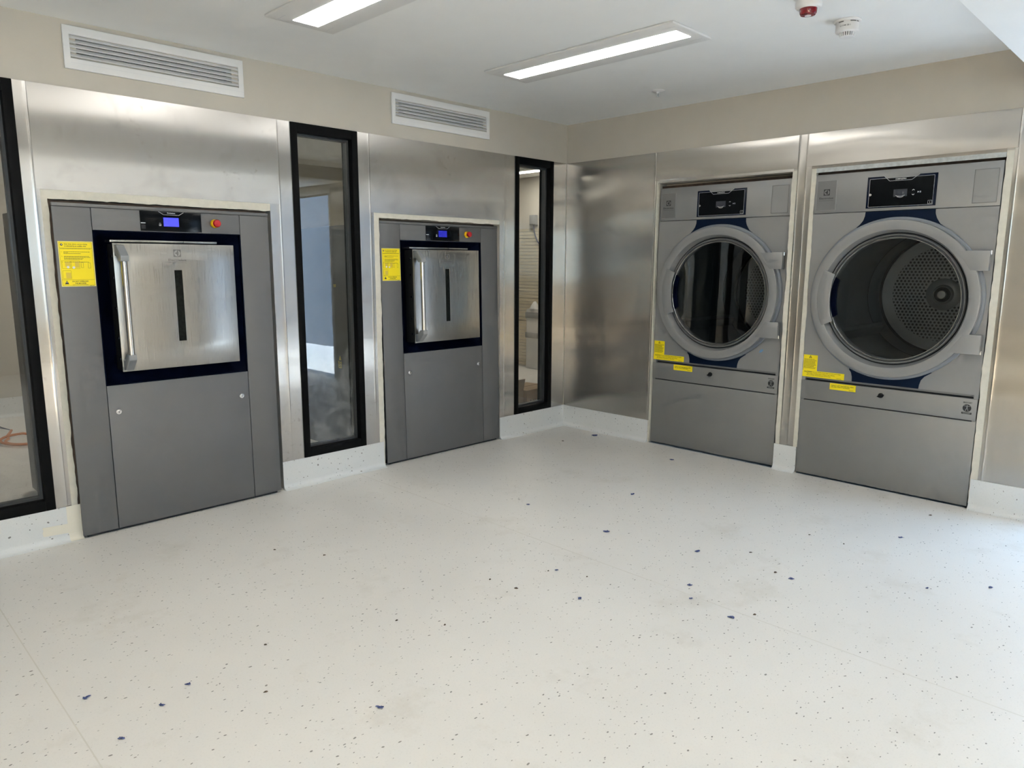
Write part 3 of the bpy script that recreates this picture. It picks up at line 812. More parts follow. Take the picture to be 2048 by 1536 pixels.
    obj('sticker_pictogram', p, 'pictogram_ochre', st)
    p = MB()
    disc(p, a0+0.0145, b1-0.0150, 0.0021, yy-0.0002, 12)
    for (xx, zz) in ((0.033, 0.0885), (0.056, 0.0865)): disc(p, a0+xx, b0+zz, 0.0055, yy-0.0002, 10)
    rect(p, a0+0.0215, a0+0.0232, b0+0.0165, b0+0.0225, yy-0.0002)
    obj('sticker_highlight', p, 'print_white', st)
    # small yellow warning marks on the side casing, seen through the middle window
    if dim:
        wm = MB(); X = -hw+0.0112
        for (yy0, zz0, w, h) in ((0.56, 1.165, 0.028, 0.02), (0.53, 0.60, 0.04, 0.05)):
            for k in range(4):
                za = zz0+h*k/4
                wm.add([(X, yy0, za), (X, yy0+w, za), (X, yy0+w, za+h*0.12), (X, yy0, za+h*0.12)], [(0, 1, 2, 3)])
            for ya in (yy0, yy0+w-0.004):
                wm.add([(X, ya, zz0), (X, ya+0.004, zz0), (X, ya+0.004, zz0+h), (X, ya, zz0+h)], [(0, 1, 2, 3)])
        wm.add([(X, 0.53, 0.655), (X, 0.56, 0.655), (X, 0.545, 0.69)], [(0, 1, 2)])
        obj('side_warning_mark', wm, 'pictogram_ochre', t)
    return t
washer('grey barrier washer nearest the camera, left of the middle window, bright blue screen', (-3.0640, -0.036, 0.004), 0.0, False, 3)
washer('grey barrier washer between the middle window and the corner window, dark blue screen', (-1.2585, -0.004, 0.004), -math.radians(1.05), True, 5)

# ------------------------------------------------------------------ tumble dryers
def plate_hole(x0, x1, z0, z1, cx, cz, rr, y0, y1, n=96):
    mb = MB(); o = []
    for k in range(n):
        a = 2*math.pi*k/n; ca, sa = math.cos(a), math.sin(a)
        tx = ((x1-cx)/ca if ca > 1e-9 else (x0-cx)/ca if ca < -1e-9 else 1e9)
        tz = ((z1-cz)/sa if sa > 1e-9 else (z0-cz)/sa if sa < -1e-9 else 1e9)
        t = min(tx, tz); o.append((cx+t*ca, cz+t*sa))
    # snap the nearest samples to the true corners
    for c in ((x0, z0), (x1, z0), (x1, z1), (x0, z1)):
        i = min(range(n), key=lambda q: (o[q][0]-c[0])**2+(o[q][1]-c[1])**2); o[i] = c
    for y in (y0, y1):
        mb.v += [(p[0], y, p[1]) for p in o]
        mb.v += [(cx+rr*math.cos(2*math.pi*k/n), y, cz+rr*math.sin(2*math.pi*k/n)) for k in range(n)]
    for k in range(n):
        l = (k+1) % n
        mb.f += [(k, l, n+l, n+k), (2*n+l, 2*n+k, 3*n+k, 3*n+l), (l, k, 2*n+k, 2*n+l), (n+k, n+l, 3*n+l, 3*n+k)]
    return mb
PERF = {}
def perforated():
    if 'm' in PERF: return PERF['m']
    mb = MB(); p = 0.0245; hr = 0.0083; R0, R1 = 0.112, 0.328
    key = {}
    def vid(x, z):
        k = (round(x, 5), round(z, 5))
        if k not in key: key[k] = len(mb.v); mb.v.append((x, 0.0, z))
        return key[k]
    Rh = p/math.sqrt(3)
    for i in range(-16, 17):
        for j in range(-18, 19):
            cx = p*(i+(0.5 if j % 2 else 0)); cz = j*p*math.sqrt(3)/2
            d = math.hypot(cx, cz)
            if d > R1+0.03: continue
            outer = [(cx+Rh*math.cos(math.pi/6+k*math.pi/3), cz+Rh*math.sin(math.pi/6+k*math.pi/3)) for k in range(6)]
            ids = [vid(*q) for q in outer]
            hexr = max(abs(cx), abs(cx)*0.5+abs(cz)*0.866)
            if R0 < d and hexr < R1*0.98 and d < R1:
                inn = []
                for k in range(6):
                    a = math.pi/6+k*math.pi/3
                    inn.append(len(mb.v)); mb.v.append((cx+hr*math.cos(a), 0.0, cz+hr*math.sin(a)))
                for k in range(6):
                    l = (k+1) % 6
                    mb.f.append((ids[k], ids[l], inn[l], inn[k]))
            else:
                mb.f.append(tuple(ids))
    PERF['m'] = mesh_from('perforated_plate', mb)
    return PERF['m']
def dryer(label, loc, lean, gl, seed, scrap):
    t = thing('tumble_dryer', label, 'dryer', loc, (0, 0, 0), 'built-in tumble dryers')
    t.rotation_euler = (Matrix.Rotation(-math.pi/2, 4, 'Z') @ Matrix.Rotation(lean, 4, 'X')).to_euler()
    rg = random.Random(seed)
    hw = 0.481; ZT = 1.850; cz = 1.1235; cx = 0.004
    # casing: open at the front so that the drum shows
    bd = MB().box(-hw+0.004, -hw+0.012, 0.03, 1.24, 0.02, ZT-0.01).box(hw-0.012, hw-0.004, 0.03, 1.24, 0.02, ZT-0.01)
    bd.box(-hw+0.012, hw-0.012, 0.03, 1.24, ZT-0.018, ZT-0.01).box(-hw+0.012, hw-0.012, 1.232, 1.24, 0.02, ZT-0.018).box(-hw+0.012, hw-0.012, 0.03, 1.232, 0.02, 0.03)
    obj('body', bd, 'washer_body', t)
    col = MB().box(-hw-0.012, -hw+0.004, 0.035, 0.05, 0.0, ZT+0.02).box(hw-0.004, hw+0.012, 0.035, 0.05, 0.0, ZT+0.02).box(-hw+0.004, hw-0.004, 0.035, 0.05, ZT-0.01, ZT+0.02)
    obj('sealing_collar', col, 'cavity', t)
    # console with two sunken plates and the control panel
    cn = obj('console', MB().box(-hw, hw, 0.0, 0.03, 1.6235, ZT), 'dryer_silver', t, bevel=0.003)
    lp = obj('logo_plate', MB().box(-0.4675, -0.3505, -0.0016, 0.002, 1.640, 1.8155), 'dryer_silver', t, bevel=0.0012)
    obj('plate_field', MB().box(-0.4640, -0.3545, -0.0020, 0.0, 1.6435, 1.812), 'dryer_silver_dark', lp)
    obj('maker_lettering', brand(MB(), -0.4085, 1.745, -0.0024, 0.0185, 1.7115, 0.0165, 0.084, 1.6975, 0.006, 0.084), 'print_black', lp, label='black printed mark and maker name')
    bp = obj('blank_plate', MB().box(0.3525, 0.4640, -0.0016, 0.002, 1.640, 1.8135), 'dryer_silver_dark', t, bevel=0.0012)
    obj('plate_field', MB().box(0.3560, 0.4605, -0.0020, 0.0, 1.6435, 1.810), 'dryer_silver', bp)
    cp = obj('control_panel', MB().box(-0.180, 0.1815, -0.003, 0.003, 1.6395, 1.8135), 'navy_panel', t, bevel=0.0015)
    obj('panel_face', rect(MB(), -0.1655, 0.1660, 1.6470, 1.8010, -0.0034), 'black_panel', cp)
    nt_ = MB().prism([(-0.088, 1.8130), (0.090, 1.8130), (0.078, 1.8015), (-0.074, 1.8015)][::-1], -0.0042, -0.003)
    obj('silver_notch', nt_, 'dryer_silver', cp)
    ol = MB(); y = -0.0040
    outline(ol, -0.1665, 0.1665, 1.6465, 1.8015, 0.0013, y)
    for p, q in (((-0.090, 1.813), (-0.061, 1.7855)), ((-0.061, 1.7855), (0.053, 1.7855)), ((0.053, 1.7855), (0.092, 1.813))): line(ol, p, q, 0.0017, y)
    obj('panel_outline', ol, 'print_light', cp)
    lt = MB(); text(lt, 'COMPASSPRO', -0.003, 1.7938, y-0.0003, 0.0095, 0.056, bold=0.015)
    for a0, b0, sg in ((0.066, 1.727, 1), (0.066, 1.707, -1)):
        line(lt, (a0-0.006, b0), (a0, b0+sg*0.005), 0.002, y); line(lt, (a0, b0+sg*0.005), (a0+0.006, b0), 0.002, y)
    lt.add([(0.088, y, 1.7125), (0.0955, y, 1.717), (0.088, y, 1.7215)], [(0, 1, 2)])
    rect(lt, 0.0985, 0.1003, 1.7125, 1.7215, y); rect(lt, 0.1025, 0.1043, 1.7125, 1.7215, y)
    outline(lt, 0.1435, 0.1625, 1.6500, 1.6680, 0.0012, y); line(lt, (0.153, 1.654), (0.153, 1.664), 0.0016, y)
    obj('panel_lettering', lt, 'print_white' if seed == 1 else 'print_light', cp)
    sc = obj('screen', MB().box(-0.036, 0.035, -0.0044, -0.003, 1.697, 1.737), 'screen_grey', cp)
    sm = MB()
    for dz, w in ((0, 0.048), (-0.006, 0.034)):
        for k in range(8):
            a = -0.5+k/8; b = -0.5+(k+1)/8
            line(sm, (a*w, 1.6985+dz+0.02*(a*a)), (b*w, 1.6985+dz+0.02*(b*b)), 0.0016, -0.0048)
    obj('screen_smile', sm, 'print_white', cp)
    lk = obj('panel_lock', MB().lathe_y(-0.159, 1.7145, [(0.0, -0.008), (0.007, -0.008), (0.0085, -0.006), (0.009, -0.003)], 20), 'chrome', cp)
    # front panel with the round opening, navy fields above and below the door
    obj('front_panel', plate_hole(-hw, hw, 0.6265, 1.6205, cx, cz, 0.402, 0.0, 0.028), 'dryer_silver', t)
    def arc(a0, a1, rr, n=18): return [(cx+rr*math.cos(math.radians(a0+(a1-a0)*k/n)), cz+rr*math.sin(math.radians(a0+(a1-a0)*k/n))) for k in range(n+1)]
    ci = cx
    top = [(-0.178, 1.6203)] + [(-0.180, 1.597), (-0.188, 1.572), (-0.204, 1.550), (-0.222, 1.533)] + arc(118, 61, 0.448) + [(0.245, 1.518), (0.214, 1.542), (0.195, 1.572), (0.187, 1.597), (0.186, 1.6203)]
    bot = [(0.185, 0.6268), (0.187, 0.650), (0.194, 0.676), (0.210, 0.698), (0.246, 0.724)] + arc(-61, -117, 0.448) + [(-0.199, 0.697), (-0.187, 0.681), (-0.180, 0.655), (-0.179, 0.6268)]
    obj('navy_field', MB().prism(top, -0.0010, 0.001), 'navy', t)
    obj('navy_field', MB().prism(bot, -0.0010, 0.001), 'navy', t)
    # door: lip, broad ring, inner rim, glass
    obj('door_lip', MB().lathe_y(cx, cz, [(0.4635, 0.002), (0.4630, -0.010), (0.4600, -0.0135), (0.4500, -0.0145), (0.4400, -0.014), (0.4000, -0.013)], 128), 'dryer_lip', t)
    dr = obj('door_ring', MB().lathe_y(cx, cz, [(0.4460, -0.013), (0.4462, -0.040), (0.4445, -0.044), (0.4400, -0.0455), (0.3960, -0.0440), (0.3915, -0.0425), (0.3890, -0.0385), (0.3800, 0.002), (0.3770, 0.007), (0.3720, 0.008)], 128), 'dryer_silver', t)
    rim = obj('inner_rim', MB().lathe_y(cx, cz, [(0.3725, 0.008), (0.3700, 0.000), (0.3660, -0.003), (0.3610, -0.002), (0.3585, 0.006), (0.3560, 0.008), (0.3535, 0.003), (0.3505, -0.004), (0.3470, -0.005), (0.3445, -0.002), (0.3440, 0.014), (0.3460, 0.06), (0.400, 0.065)], 128), 'dryer_silver_dark', dr)  # darker silver puts the recess shading of the rim into its colour
    obj('rim_trim', MB().lathe_y(cx, cz, [(0.3510, -0.0045), (0.3495, -0.0065), (0.3465, -0.0065), (0.3445, -0.0035)], 128), 'rim_chrome', dr)
    obj('rim_groove', MB().lathe_y(cx, cz, [(0.3770, 0.0062), (0.3757, 0.0050), (0.3720, 0.0060)], 128), 'dark_gasket', dr)
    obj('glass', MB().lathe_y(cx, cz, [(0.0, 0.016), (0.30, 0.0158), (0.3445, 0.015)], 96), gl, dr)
    # grip: flush plate bridging ring and glass with a navy finger recess behind it
    hp = []
    for k in range(13): hp.append((156.3+48.0*k/12, 0.4085))
    for k in range(13): hp.append((204.3-48.0*k/12, 0.333+0.006*abs(k-6)/6))
    pts = [(cx+q*math.cos(math.radians(a)), cz+q*math.sin(math.radians(a))) for a, q in hp]
    hd = obj('door_handle', MB().prism(pts, -0.0470, -0.034), 'dryer_silver', dr, bevel=0.003)
    pts = [(cx+q*math.cos(math.radians(a)), cz+q*math.sin(math.radians(a))) for a, q in [(159+42*k/10, 0.352) for k in range(11)] + [(199-38*k/10, 0.312+0.004*abs(k-5)/5) for k in range(11)]]
    obj('finger_recess', MB().prism(pts, -0.004, 0.012), 'navy_film', hd)
    for (z0, z1, pz) in ((1.290, 1.3945, 1.385), (0.8490, 0.9535, 0.858)):
        # ear: starts under the ring face and reaches the right edge
        za = [z0, z1]
        inner = [(cx+math.sqrt(0.418**2-(z-cz)**2), z) for z in za]
        pr = [(inner[0][0], z0), (0.4705, z0), (0.4705, z1), (inner[1][0], z1)]
        e = obj('hinge_ear', MB().prism(pr, -0.0455, -0.006), 'dryer_silver', dr, bevel=0.0025)
        obj('hinge_pin', MB().tube([(0.4715, -0.025, pz-0.010), (0.4715, -0.025, pz+0.010)], 0.006, 12), 'chrome', e)
    # drum
    dm = obj('drum', MB().lathe_y(cx, cz, [(0.400, 0.03), (0.405, 0.07), (0.425, 0.085), (0.425, 0.88), (0.428, 0.885), (0.425, 0.89), (0.422, 1.02), (0.405, 1.045), (0.396, 1.05), (0.396, 1.06), (0.0, 1.062)], 96), 'drum_steel', t)
    obj('drum_seam', MB().lathe_y(cx, cz, [(0.4245, 0.862), (0.4225, 0.866), (0.4245, 0.870)], 96), 'dark_gasket', dm)
    obj('rear_seal', MB().lathe_y(cx, cz, [(0.402, 1.028), (0.389, 1.030), (0.386, 1.042)], 96), 'dark_gasket', dm)
    obj('plate_rim', MB().lathe_y(cx, cz, [(0.387, 1.034), (0.384, 1.037), (0.318, 1.0395)], 96), 'drum_plate', dm)
    pp = obj('perforated_plate', perforated(), 'drum_plate', dm)
    pp.location = (cx, 1.041, cz)
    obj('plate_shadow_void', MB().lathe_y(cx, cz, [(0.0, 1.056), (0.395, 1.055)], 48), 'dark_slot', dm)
    hb = obj('hub', MB().lathe_y(cx, cz, [(0.108, 1.041), (0.098, 1.034), (0.065, 1.030), (0.060, 1.018), (0.052, 1.010), (0.0, 1.008)], 48), 'drum_plate', dm)
    obj('hub_recess', MB().lathe_y(cx, cz, [(0.050, 1.0085), (0.048, 1.004), (0.034, 1.004), (0.030, 1.007)], 40), 'dark_gasket', hb)
    obj('hub_cap', MB().lathe_y(cx, cz, [(0.030, 1.008), (0.030, 0.998), (0.024, 0.992), (0.0, 0.991)], 32), 'hub_metal', hb)
    for ang in (214, 97, -24):
        a = math.radians(ang); ra = Vector((math.cos(a), math.sin(a))); tn = Vector((-ra.y, ra.x))
        mb = MB(); pr = [(-0.045, 0.426), (-0.022, 0.372), (-0.012, 0.358), (0.012, 0.358), (0.022, 0.372), (0.045, 0.426)]
        for (yy, sh) in ((0.10, 1.0), (0.84, 1.0), (0.862, 0.55)):
            for (s, q) in pr:
                q2 = 0.426-(0.426-q)*sh
                p = ra*q2+tn*s
                mb.v.append((cx+p.x, yy, cz+p.y))
        k = len(pr)
        mb.f = [tuple(range(k))] + [(b*k+i, b*k+i+1, (b+1)*k+i+1, (b+1)*k+i) for b in (0, 1) for i in range(k-1)] + [tuple(range(3*k-1, 2*k-1, -1))]
        obj('lifter', mb, 'drum_steel', dm)
    # lint flap below a recessed channel
    obj('channel_end', MB().box(-hw, -0.458, 0.0, 0.03, 0.6040, 0.6265), 'dryer_silver', t)
    obj('channel_end', MB().box(0.459, hw, 0.0, 0.03, 0.6040, 0.6265), 'dryer_silver', t)
    chn = obj('channel_lip', MB().box(-0.458, 0.459, 0.006, 0.014, 0.6150, 0.6262), 'dryer_silver_dark', t)
    obj('channel_shadow_gap', MB().box(-0.458, 0.459, 0.020, 0.03, 0.6040, 0.6262), 'dark_slot', chn)
    fl = obj('lint_flap', MB().box(-hw-0.001, hw-0.002, -0.003, 0.02, 0.4855, 0.6045), 'dryer_lower', t, bevel=0.002)
    kn = obj('flap_knob', MB().lathe_y(-0.008, 0.563, [(0.0, -0.012), (0.0125, -0.012), (0.0145, -0.009), (0.0145, -0.003)], 20), 'dark_gasket', fl, label='black quarter turn knob')
    wing = [(-0.026, 0.557), (-0.012, 0.552), (0.010, 0.560), (0.012, 0.572), (-0.006, 0.573)]
    obj('knob_wing', MB().prism(wing, -0.024, -0.010), 'dark_gasket', kn, bevel=0.002)
    em = MB(); ye = -0.0036
    disc(em, 0.4335, 0.5515, 0.0205, ye, 32)
    text(em, 'ERGOCERT', 0.4345, 0.5815, ye, 0.0105, 0.042, bold=0.03)
    rect(em, 0.409, 0.4575, 0.5180, 0.5285, ye)
    eb = obj('ergonomic_emblem', em, 'print_black', fl, label='round black emblem with a small standing figure')
    fg = MB(); yf = ye-0.0004
    disc(fg, 0.4335, 0.5660, 0.0024, yf, 10)
    fg.add([(0.4312, yf, 0.5625), (0.4358, yf, 0.5625), (0.4352, yf, 0.5500), (0.4318, yf, 0.5500)], [(0, 1, 2, 3)])
    line(fg, (0.4325, 0.5615), (0.4185, 0.5630), 0.0024, yf); line(fg, (0.4345, 0.5615), (0.4485, 0.5630), 0.0024, yf)
    line(fg, (0.4325, 0.5510), (0.4265, 0.5355), 0.0026, yf); line(fg, (0.4345, 0.5510), (0.4405, 0.5355), 0.0026, yf)
    rect(fg, 0.4130, 0.4530, 0.5246, 0.5262, yf); rect(fg, 0.4170, 0.4490, 0.5206, 0.5222, yf)
    obj('emblem_figure', fg, 'dryer_silver', eb)
    obj('flap_gap', MB().box(-hw+0.02, hw-0.02, 0.010, 0.03, 0.4740, 0.4860), 'dark_slot', t)
    obj('flap_tab', MB().box(-hw, -hw+0.02, 0.001, 0.03, 0.4760, 0.4870), 'dryer_lower', t)
    obj('flap_tab', MB().box(hw-0.02, hw, 0.001, 0.03, 0.4760, 0.4870), 'dryer_lower', t)
    obj('lower_panel', MB().box(-hw-0.001, hw, 0.0, 0.03, 0.004, 0.4785), 'dryer_lower', t, bevel=0.0022)
    # yellow labels
    y = -0.0008; yy = y-0.0004
    s1 = obj('warning_label', MB().box(-0.477, -0.3905, y, 0.0004, 0.6655, 0.764), 'yellow_label', t, label='small upright yellow warning label')
    p = MB()
    p.add([(-0.444, yy, 0.7455), (-0.4255, yy, 0.7455), (-0.4348, yy, 0.7610)], [(0, 1, 2)])
    prints(p, [(-0.473, -0.3985+rg.uniform(-0.012, 0.004), 0.7375-0.0052*k, 0.0030) for k in range(12)], yy, rg)
    obj('label_print', p, 'print_black', s1)
    p = MB(); p.add([(-0.4395, yy-0.0002, 0.7480), (-0.4300, yy-0.0002, 0.7480), (-0.4348, yy-0.0002, 0.7560)], [(0, 1, 2)])
    obj('label_triangle', p, 'yellow_label', s1)
    s2 = obj('caution_label', MB().box(-0.479, -0.2245, y-0.0005, 0.0004, 0.6265, 0.6655), 'yellow_label', t, label='long yellow caution label')
    p = MB(); y2 = y-0.0009
    text(p, 'CAUTION!', -0.4695, 0.6585, y2, 0.0105, 0.049, bold=0.03, left=True)
    text(p, 'Remove clothes from dryer as soon as it stops.', -0.4165, 0.6580, y2, 0.0075, 0.172, bold=0.015, left=True)
    text(p, 'This keeps wrinkles from setting in and reduces', -0.4520, 0.6475, y2, 0.0075, 0.172, bold=0.015, left=True)
    text(p, 'the possibility of spontaneous combustion.', -0.4520, 0.6380, y2, 0.0075, 0.150, bold=0.015, left=True)
    prints(p, [(-0.268, -0.240, 0.6320, 0.0026)], y2, rg)
    obj('label_print', p, 'print_black', s2)
    s3 = obj('lint_label', MB().box(-0.304, -0.151, -0.0042, -0.002, 0.5635, 0.603), 'yellow_label', fl, label='small yellow lint trap label')
    p = MB(); y3 = -0.0046
    text(p, 'INSPECT LINT TRAP BEFORE EVERY', -0.2955, 0.5895, y3, 0.0078, 0.133, bold=0.015, left=True)
    text(p, 'USE AND CLEAN IF NECESSARY.', -0.2955, 0.5810, y3, 0.0078, 0.112, bold=0.015, left=True)
    prints(p, [(-0.190, -0.163, 0.5700, 0.0026)], y3, rg)
    obj('label_print', p, 'print_black', s3)
    if scrap:
        obj('film_scrap', MB().prism([(0.336, 0.745), (0.352, 0.748), (0.366, 0.762), (0.360, 0.770), (0.344, 0.764)], -0.0012, 0.0), 'blue_film', t, label='torn scrap of blue protective film')
    return t
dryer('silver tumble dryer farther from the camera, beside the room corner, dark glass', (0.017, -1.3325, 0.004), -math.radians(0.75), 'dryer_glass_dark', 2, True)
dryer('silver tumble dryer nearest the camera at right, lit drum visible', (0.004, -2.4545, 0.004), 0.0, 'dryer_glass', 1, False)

# ------------------------------------------------------------------ louvred vents
def vent(label, uc):
    t = thing('louvred_vent', label, 'vent', (-uc, 0.003, 2.275), group='white louvred wall vents')
    hw, hh = 0.4165, 0.0925
    lx, l0, l1 = 0.390, -0.046, 0.055
    yf = -0.012
    fm = wall_grid(lambda a, d, b: (a, d, b), [-hw, hw], [-hh, hh], [(-lx, lx, l0, l1)], yf, 0.0)
    obj('frame', mesh_from('frame', fm, 0.0018), 'white_paint', t)
    obj('frame_joint', MB().box(-lx, hw-0.002, yf-0.0002, yf+0.001, -0.0655, -0.0648), 'print_light', t)
    obj('duct_liner', MB().box(-lx+0.03, lx-0.03, 0.06, 0.062, l0+0.016, l1-0.01), 'cavity', t)
    for k in range(5):
        z = l0+0.008+k*0.0195
        pts = [(yf+0.0030, z-0.0015), (yf+0.0005, z+0.0005), (yf+0.0190, z+0.0190), (yf+0.0215, z+0.0175)]
        mb = MB()
        for x in (-lx, lx): mb.v += [(x, p[0], p[1]) for p in pts]
        mb.f = [(0, 1, 2, 3), (7, 6, 5, 4)] + [(i, (i+1) % 4, (i+1) % 4+4, i+4) for i in range(4)]
        obj('slat', mb, 'white_paint', t)
    return t
vent('long white louvred vent above the washer nearest the camera', 3.047)
vent('long white louvred vent above the washer near the corner', 1.261)

# ------------------------------------------------------------------ ceiling fittings
def ceiling_light(label, x, y0, y1, z, m='led'):
    t = thing('ceiling_light', label, 'ceiling light', (x, (y0+y1)/2, z), group='recessed strip ceiling lights')
    hl = (y1-y0)/2; hw = 0.17; ew = 0.063; el = hl-0.05
    fr = MB()
    key = {}
    P = lambda a, d, b: (a, b, -d)
    fm = wall_grid(P, [-hw, hw], [-hl, hl], [(-ew, ew, -el, el)], 0.0005, 0.011)
    obj('frame', mesh_from('frame', fm, 0.002), 'white_paint', t)
    ln = MB()
    for sx in (-1, 1):
        ln.box(sx*0.118-0.0008, sx*0.118+0.0008, -hl+0.02, -hl+0.09, -0.0113, -0.0108).box(sx*0.118-0.0008, sx*0.118+0.0008, hl-0.09, hl-0.02, -0.0113, -0.0108)
    obj('frame_joint', ln, 'print_light', t)
    obj('diffuser', MB().box(-ew, ew, -el, el, -0.0125, -0.003), m, t, bevel=0.0015)
    return t
ceiling_light('long strip ceiling light in front of the room corner', -1.385, -1.937, -0.713, H-0.0005)
ceiling_light('strip ceiling light cut by the top picture edge', -2.685, -1.937, -0.705, H-0.0005)
ceiling_light('strip ceiling light left of the picture', -3.985, -1.937, -0.705, H-0.0005)
ceiling_light('added strip fill light under the bulkhead behind the camera, left', -4.3, -5.6, -4.4, HB-0.0005)  # unseen fixture added to balance the daylight
ceiling_light('added strip fill light under the bulkhead behind the camera, middle', -2.5, -5.6, -4.4, HB-0.0005)  # likewise added as fill, outside the view
ceiling_light('added strip fill light under the bulkhead near the doorway', -0.9, -5.6, -4.4, HB-0.0005)  # another added fill fixture, not in view
ceiling_light('added strip fill light at the far left side of the room', -5.4, -3.0, -1.8, H-0.0005)  # extra unseen fixture, fill for the left part of the room
ceiling_light('strip ceiling light of the far room seen through the corner window', 1.82, 1.35, 2.45, H-0.0005, 'led_far')
ceiling_light('added strip fill light of the far room behind the leftmost window', -2.6, 1.5, 2.7, H-0.0005, 'led_far')  # unseen fixture added to brighten the far room

def smoke():
    x, y = -1.005, -2.486
    t = thing('smoke_detector', 'white ceiling smoke detector with slotted cage', 'detector', (x, y, H))
    k = 1.06
    obj('base', MB().lathe_z(0, 0, [(0.0, 0.0), (0.0565, 0.0), (0.0575, -0.004), (0.054, -0.009), (0.046, -0.010)], 40), 'white_plastic', t)
    bd = obj('body', MB().lathe_z(0, 0, [(0.046, -0.009), (0.0475, -0.012), (0.0490, -0.042), (0.0470, -0.049), (0.0360, -0.052), (0.0330, -0.052)], 40), 'white_plastic', t)
    ca = math.atan2(CAM[1]-y, CAM[0]-x)
    for (a0, a1) in ((-1.15, -0.85), (-0.78, -0.22), (0.35, 0.85)):
        mb = MB(); n = 8
        for i in range(n+1):
            a = ca-a0-(a1-a0)*i/n
            for z in (-0.0105, -0.0150): mb.v.append((0.0482*math.cos(a), 0.0482*math.sin(a), z))
        mb.f = [(2*i, 2*i+1, 2*i+3, 2*i+2) for i in range(n)]
        obj('body_slot', mb, 'print_grey', bd)
    cg = obj('sensor_core', MB().lathe_z(0, 0, [(0.0265, -0.050), (0.0265, -0.066), (0.0, -0.068)], 32), 'print_grey', t)
    for k in range(20):
        a = 2*math.pi*k/20
        c, s = math.cos(a), math.sin(a)
        mb = MB()
        for (rr, z) in ((0.0330, -0.051), (0.0295, -0.051), (0.0255, -0.068), (0.0290, -0.068)):
            for w in (-0.0026, 0.0026): mb.v.append((rr*c-w*s, rr*s+w*c, z))
        mb.f = [(0, 1, 3, 2), (2, 3, 5, 4), (4, 5, 7, 6), (6, 7, 1, 0), (0, 2, 4, 6), (1, 7, 5, 3)]
        obj('cage_rib', mb, 'white_plastic', cg)
    obj('cap', MB().lathe_z(0, 0, [(0.0300, -0.0665), (0.0295, -0.0695), (0.0200, -0.0720), (0.0170, -0.0715), (0.0, -0.0715)], 32), 'white_plastic', t)
    # address lettering wrapped on the body
    vs, fs = text_mesh('L2 D48 Z8 1', 0.01)
    x0 = min(v[0] for v in vs); x1 = max(v[0] for v in vs)
    mb = MB()
    vv = []
    for v in vs:
        w = (v[0]-(x0+x1)/2)/(x1-x0)*0.044 - 0.010
        a = ca + w/0.0497
        vv.append((0.0497*math.cos(a), 0.0497*math.sin(a), -0.0305+v[1]*0.0085))
    mb.add(vv, fs)
    obj('address_lettering', mb, 'print_black', bd)
smoke()
def strobe():
    x, y = -1.42, -2.487
    t = thing('alarm_beacon', 'white ceiling alarm beacon with dark red lens at top edge', 'alarm', (x, y, H))
    obj('base', MB().lathe_z(0, 0, [(0.0, 0.0), (0.060, 0.0), (0.061, -0.004), (0.057, -0.008), (0.048, -0.009)], 40), 'white_plastic', t)
    obj('body', MB().lathe_z(0, 0, [(0.048, -0.008), (0.0505, -0.012), (0.052, -0.030), (0.0505, -0.041), (0.044, -0.0475), (0.033, -0.049)], 40), 'white_plastic', t)
    ln = obj('lens', MB().lathe_z(0, 0, [(0.0345, -0.047), (0.0345, -0.052), (0.0325, -0.066), (0.0285, -0.0715), (0.020, -0.0735), (0.0, -0.074)], 40), 'red_lens', t, label='dark red lens')
    obj('lens_window', MB().lathe_z(0, 0, [(0.0125, -0.0738), (0.0120, -0.0755), (0.0, -0.076)], 24), 'clear_plastic_white', ln)
strobe()
def sprinkler():
    t = thing('sprinkler_head', 'small white fire sprinkler head on the ceiling', 'sprinkler', (-0.482, -1.15, H))
    obj('escutcheon', MB().lathe_z(0, 0, [(0.0, 0.0), (0.040, 0.0), (0.041, -0.002), (0.034, -0.006), (0.012, -0.008), (0.010, -0.010)], 36), 'white_plastic', t)
    obj('stem', MB().lathe_z(0, 0, [(0.010, -0.008), (0.010, -0.017), (0.007, -0.019), (0.0, -0.019)], 20), 'white_plastic', t)
    for s in (-1, 1):
        obj('frame_arm', MB().tube([(0.008*s, 0.008*s*0.3, -0.016), (0.0095*s, 0.003*s, -0.030), (0.004*s, 0.001*s, -0.040)], 0.0022, 8), 'white_plastic', t)
    obj('glass_bulb', MB().tube([(0, 0, -0.018), (0, 0, -0.037)], 0.0022, 8), 'dark_gasket', t)
    obj('deflector', MB().lathe_z(0, 0, [(0.0, -0.039), (0.011, -0.0395), (0.012, -0.041), (0.0, -0.0415)], 20), 'white_plastic', t)
sprinkler()

# ------------------------------------------------------------------ masking tape on the skirting end
t = thing('masking_tape', 'cream masking tape crossed over the skirting end beside the left washer', 'tape', (-3.6, 0, 0))
mb = MB()
for (u0, u1, z0, z1, d) in ((3.574, 3.634, 0.03, 0.170, -0.0058),): 
    mb.box(-u1+3.6, -u0+3.6, d, d+0.0008, z0, z1)
obj('upright_strip', mb, 'masking_tape', t)
mb = MB(); prev = None
pr = [(-0.0058, 0.036), (-0.0085, 0.022), (-0.016, 0.010), (-0.027, 0.0045), (-0.037, 0.0030)]
for (d, z) in pr: mb.v += [(-0.032, d-0.0008, z+0.0004), (0.026, d-0.0008, z+0.0004)]
mb.f = [(2*i, 2*i+1, 2*i+3, 2*i+2) for i in range(len(pr)-1)]
obj('curled_strip_end', mb, 'masking_tape', t)
mb = MB().prism([(-0.138, 0.050), (-0.135, 0.046), (0.024, 0.036), (0.026, 0.082), (-0.136, 0.090), (-0.139, 0.084), (-0.135, 0.076), (-0.140, 0.066)], -0.0072, -0.0062)
obj('cross_strip', mb, 'masking_tape', t)

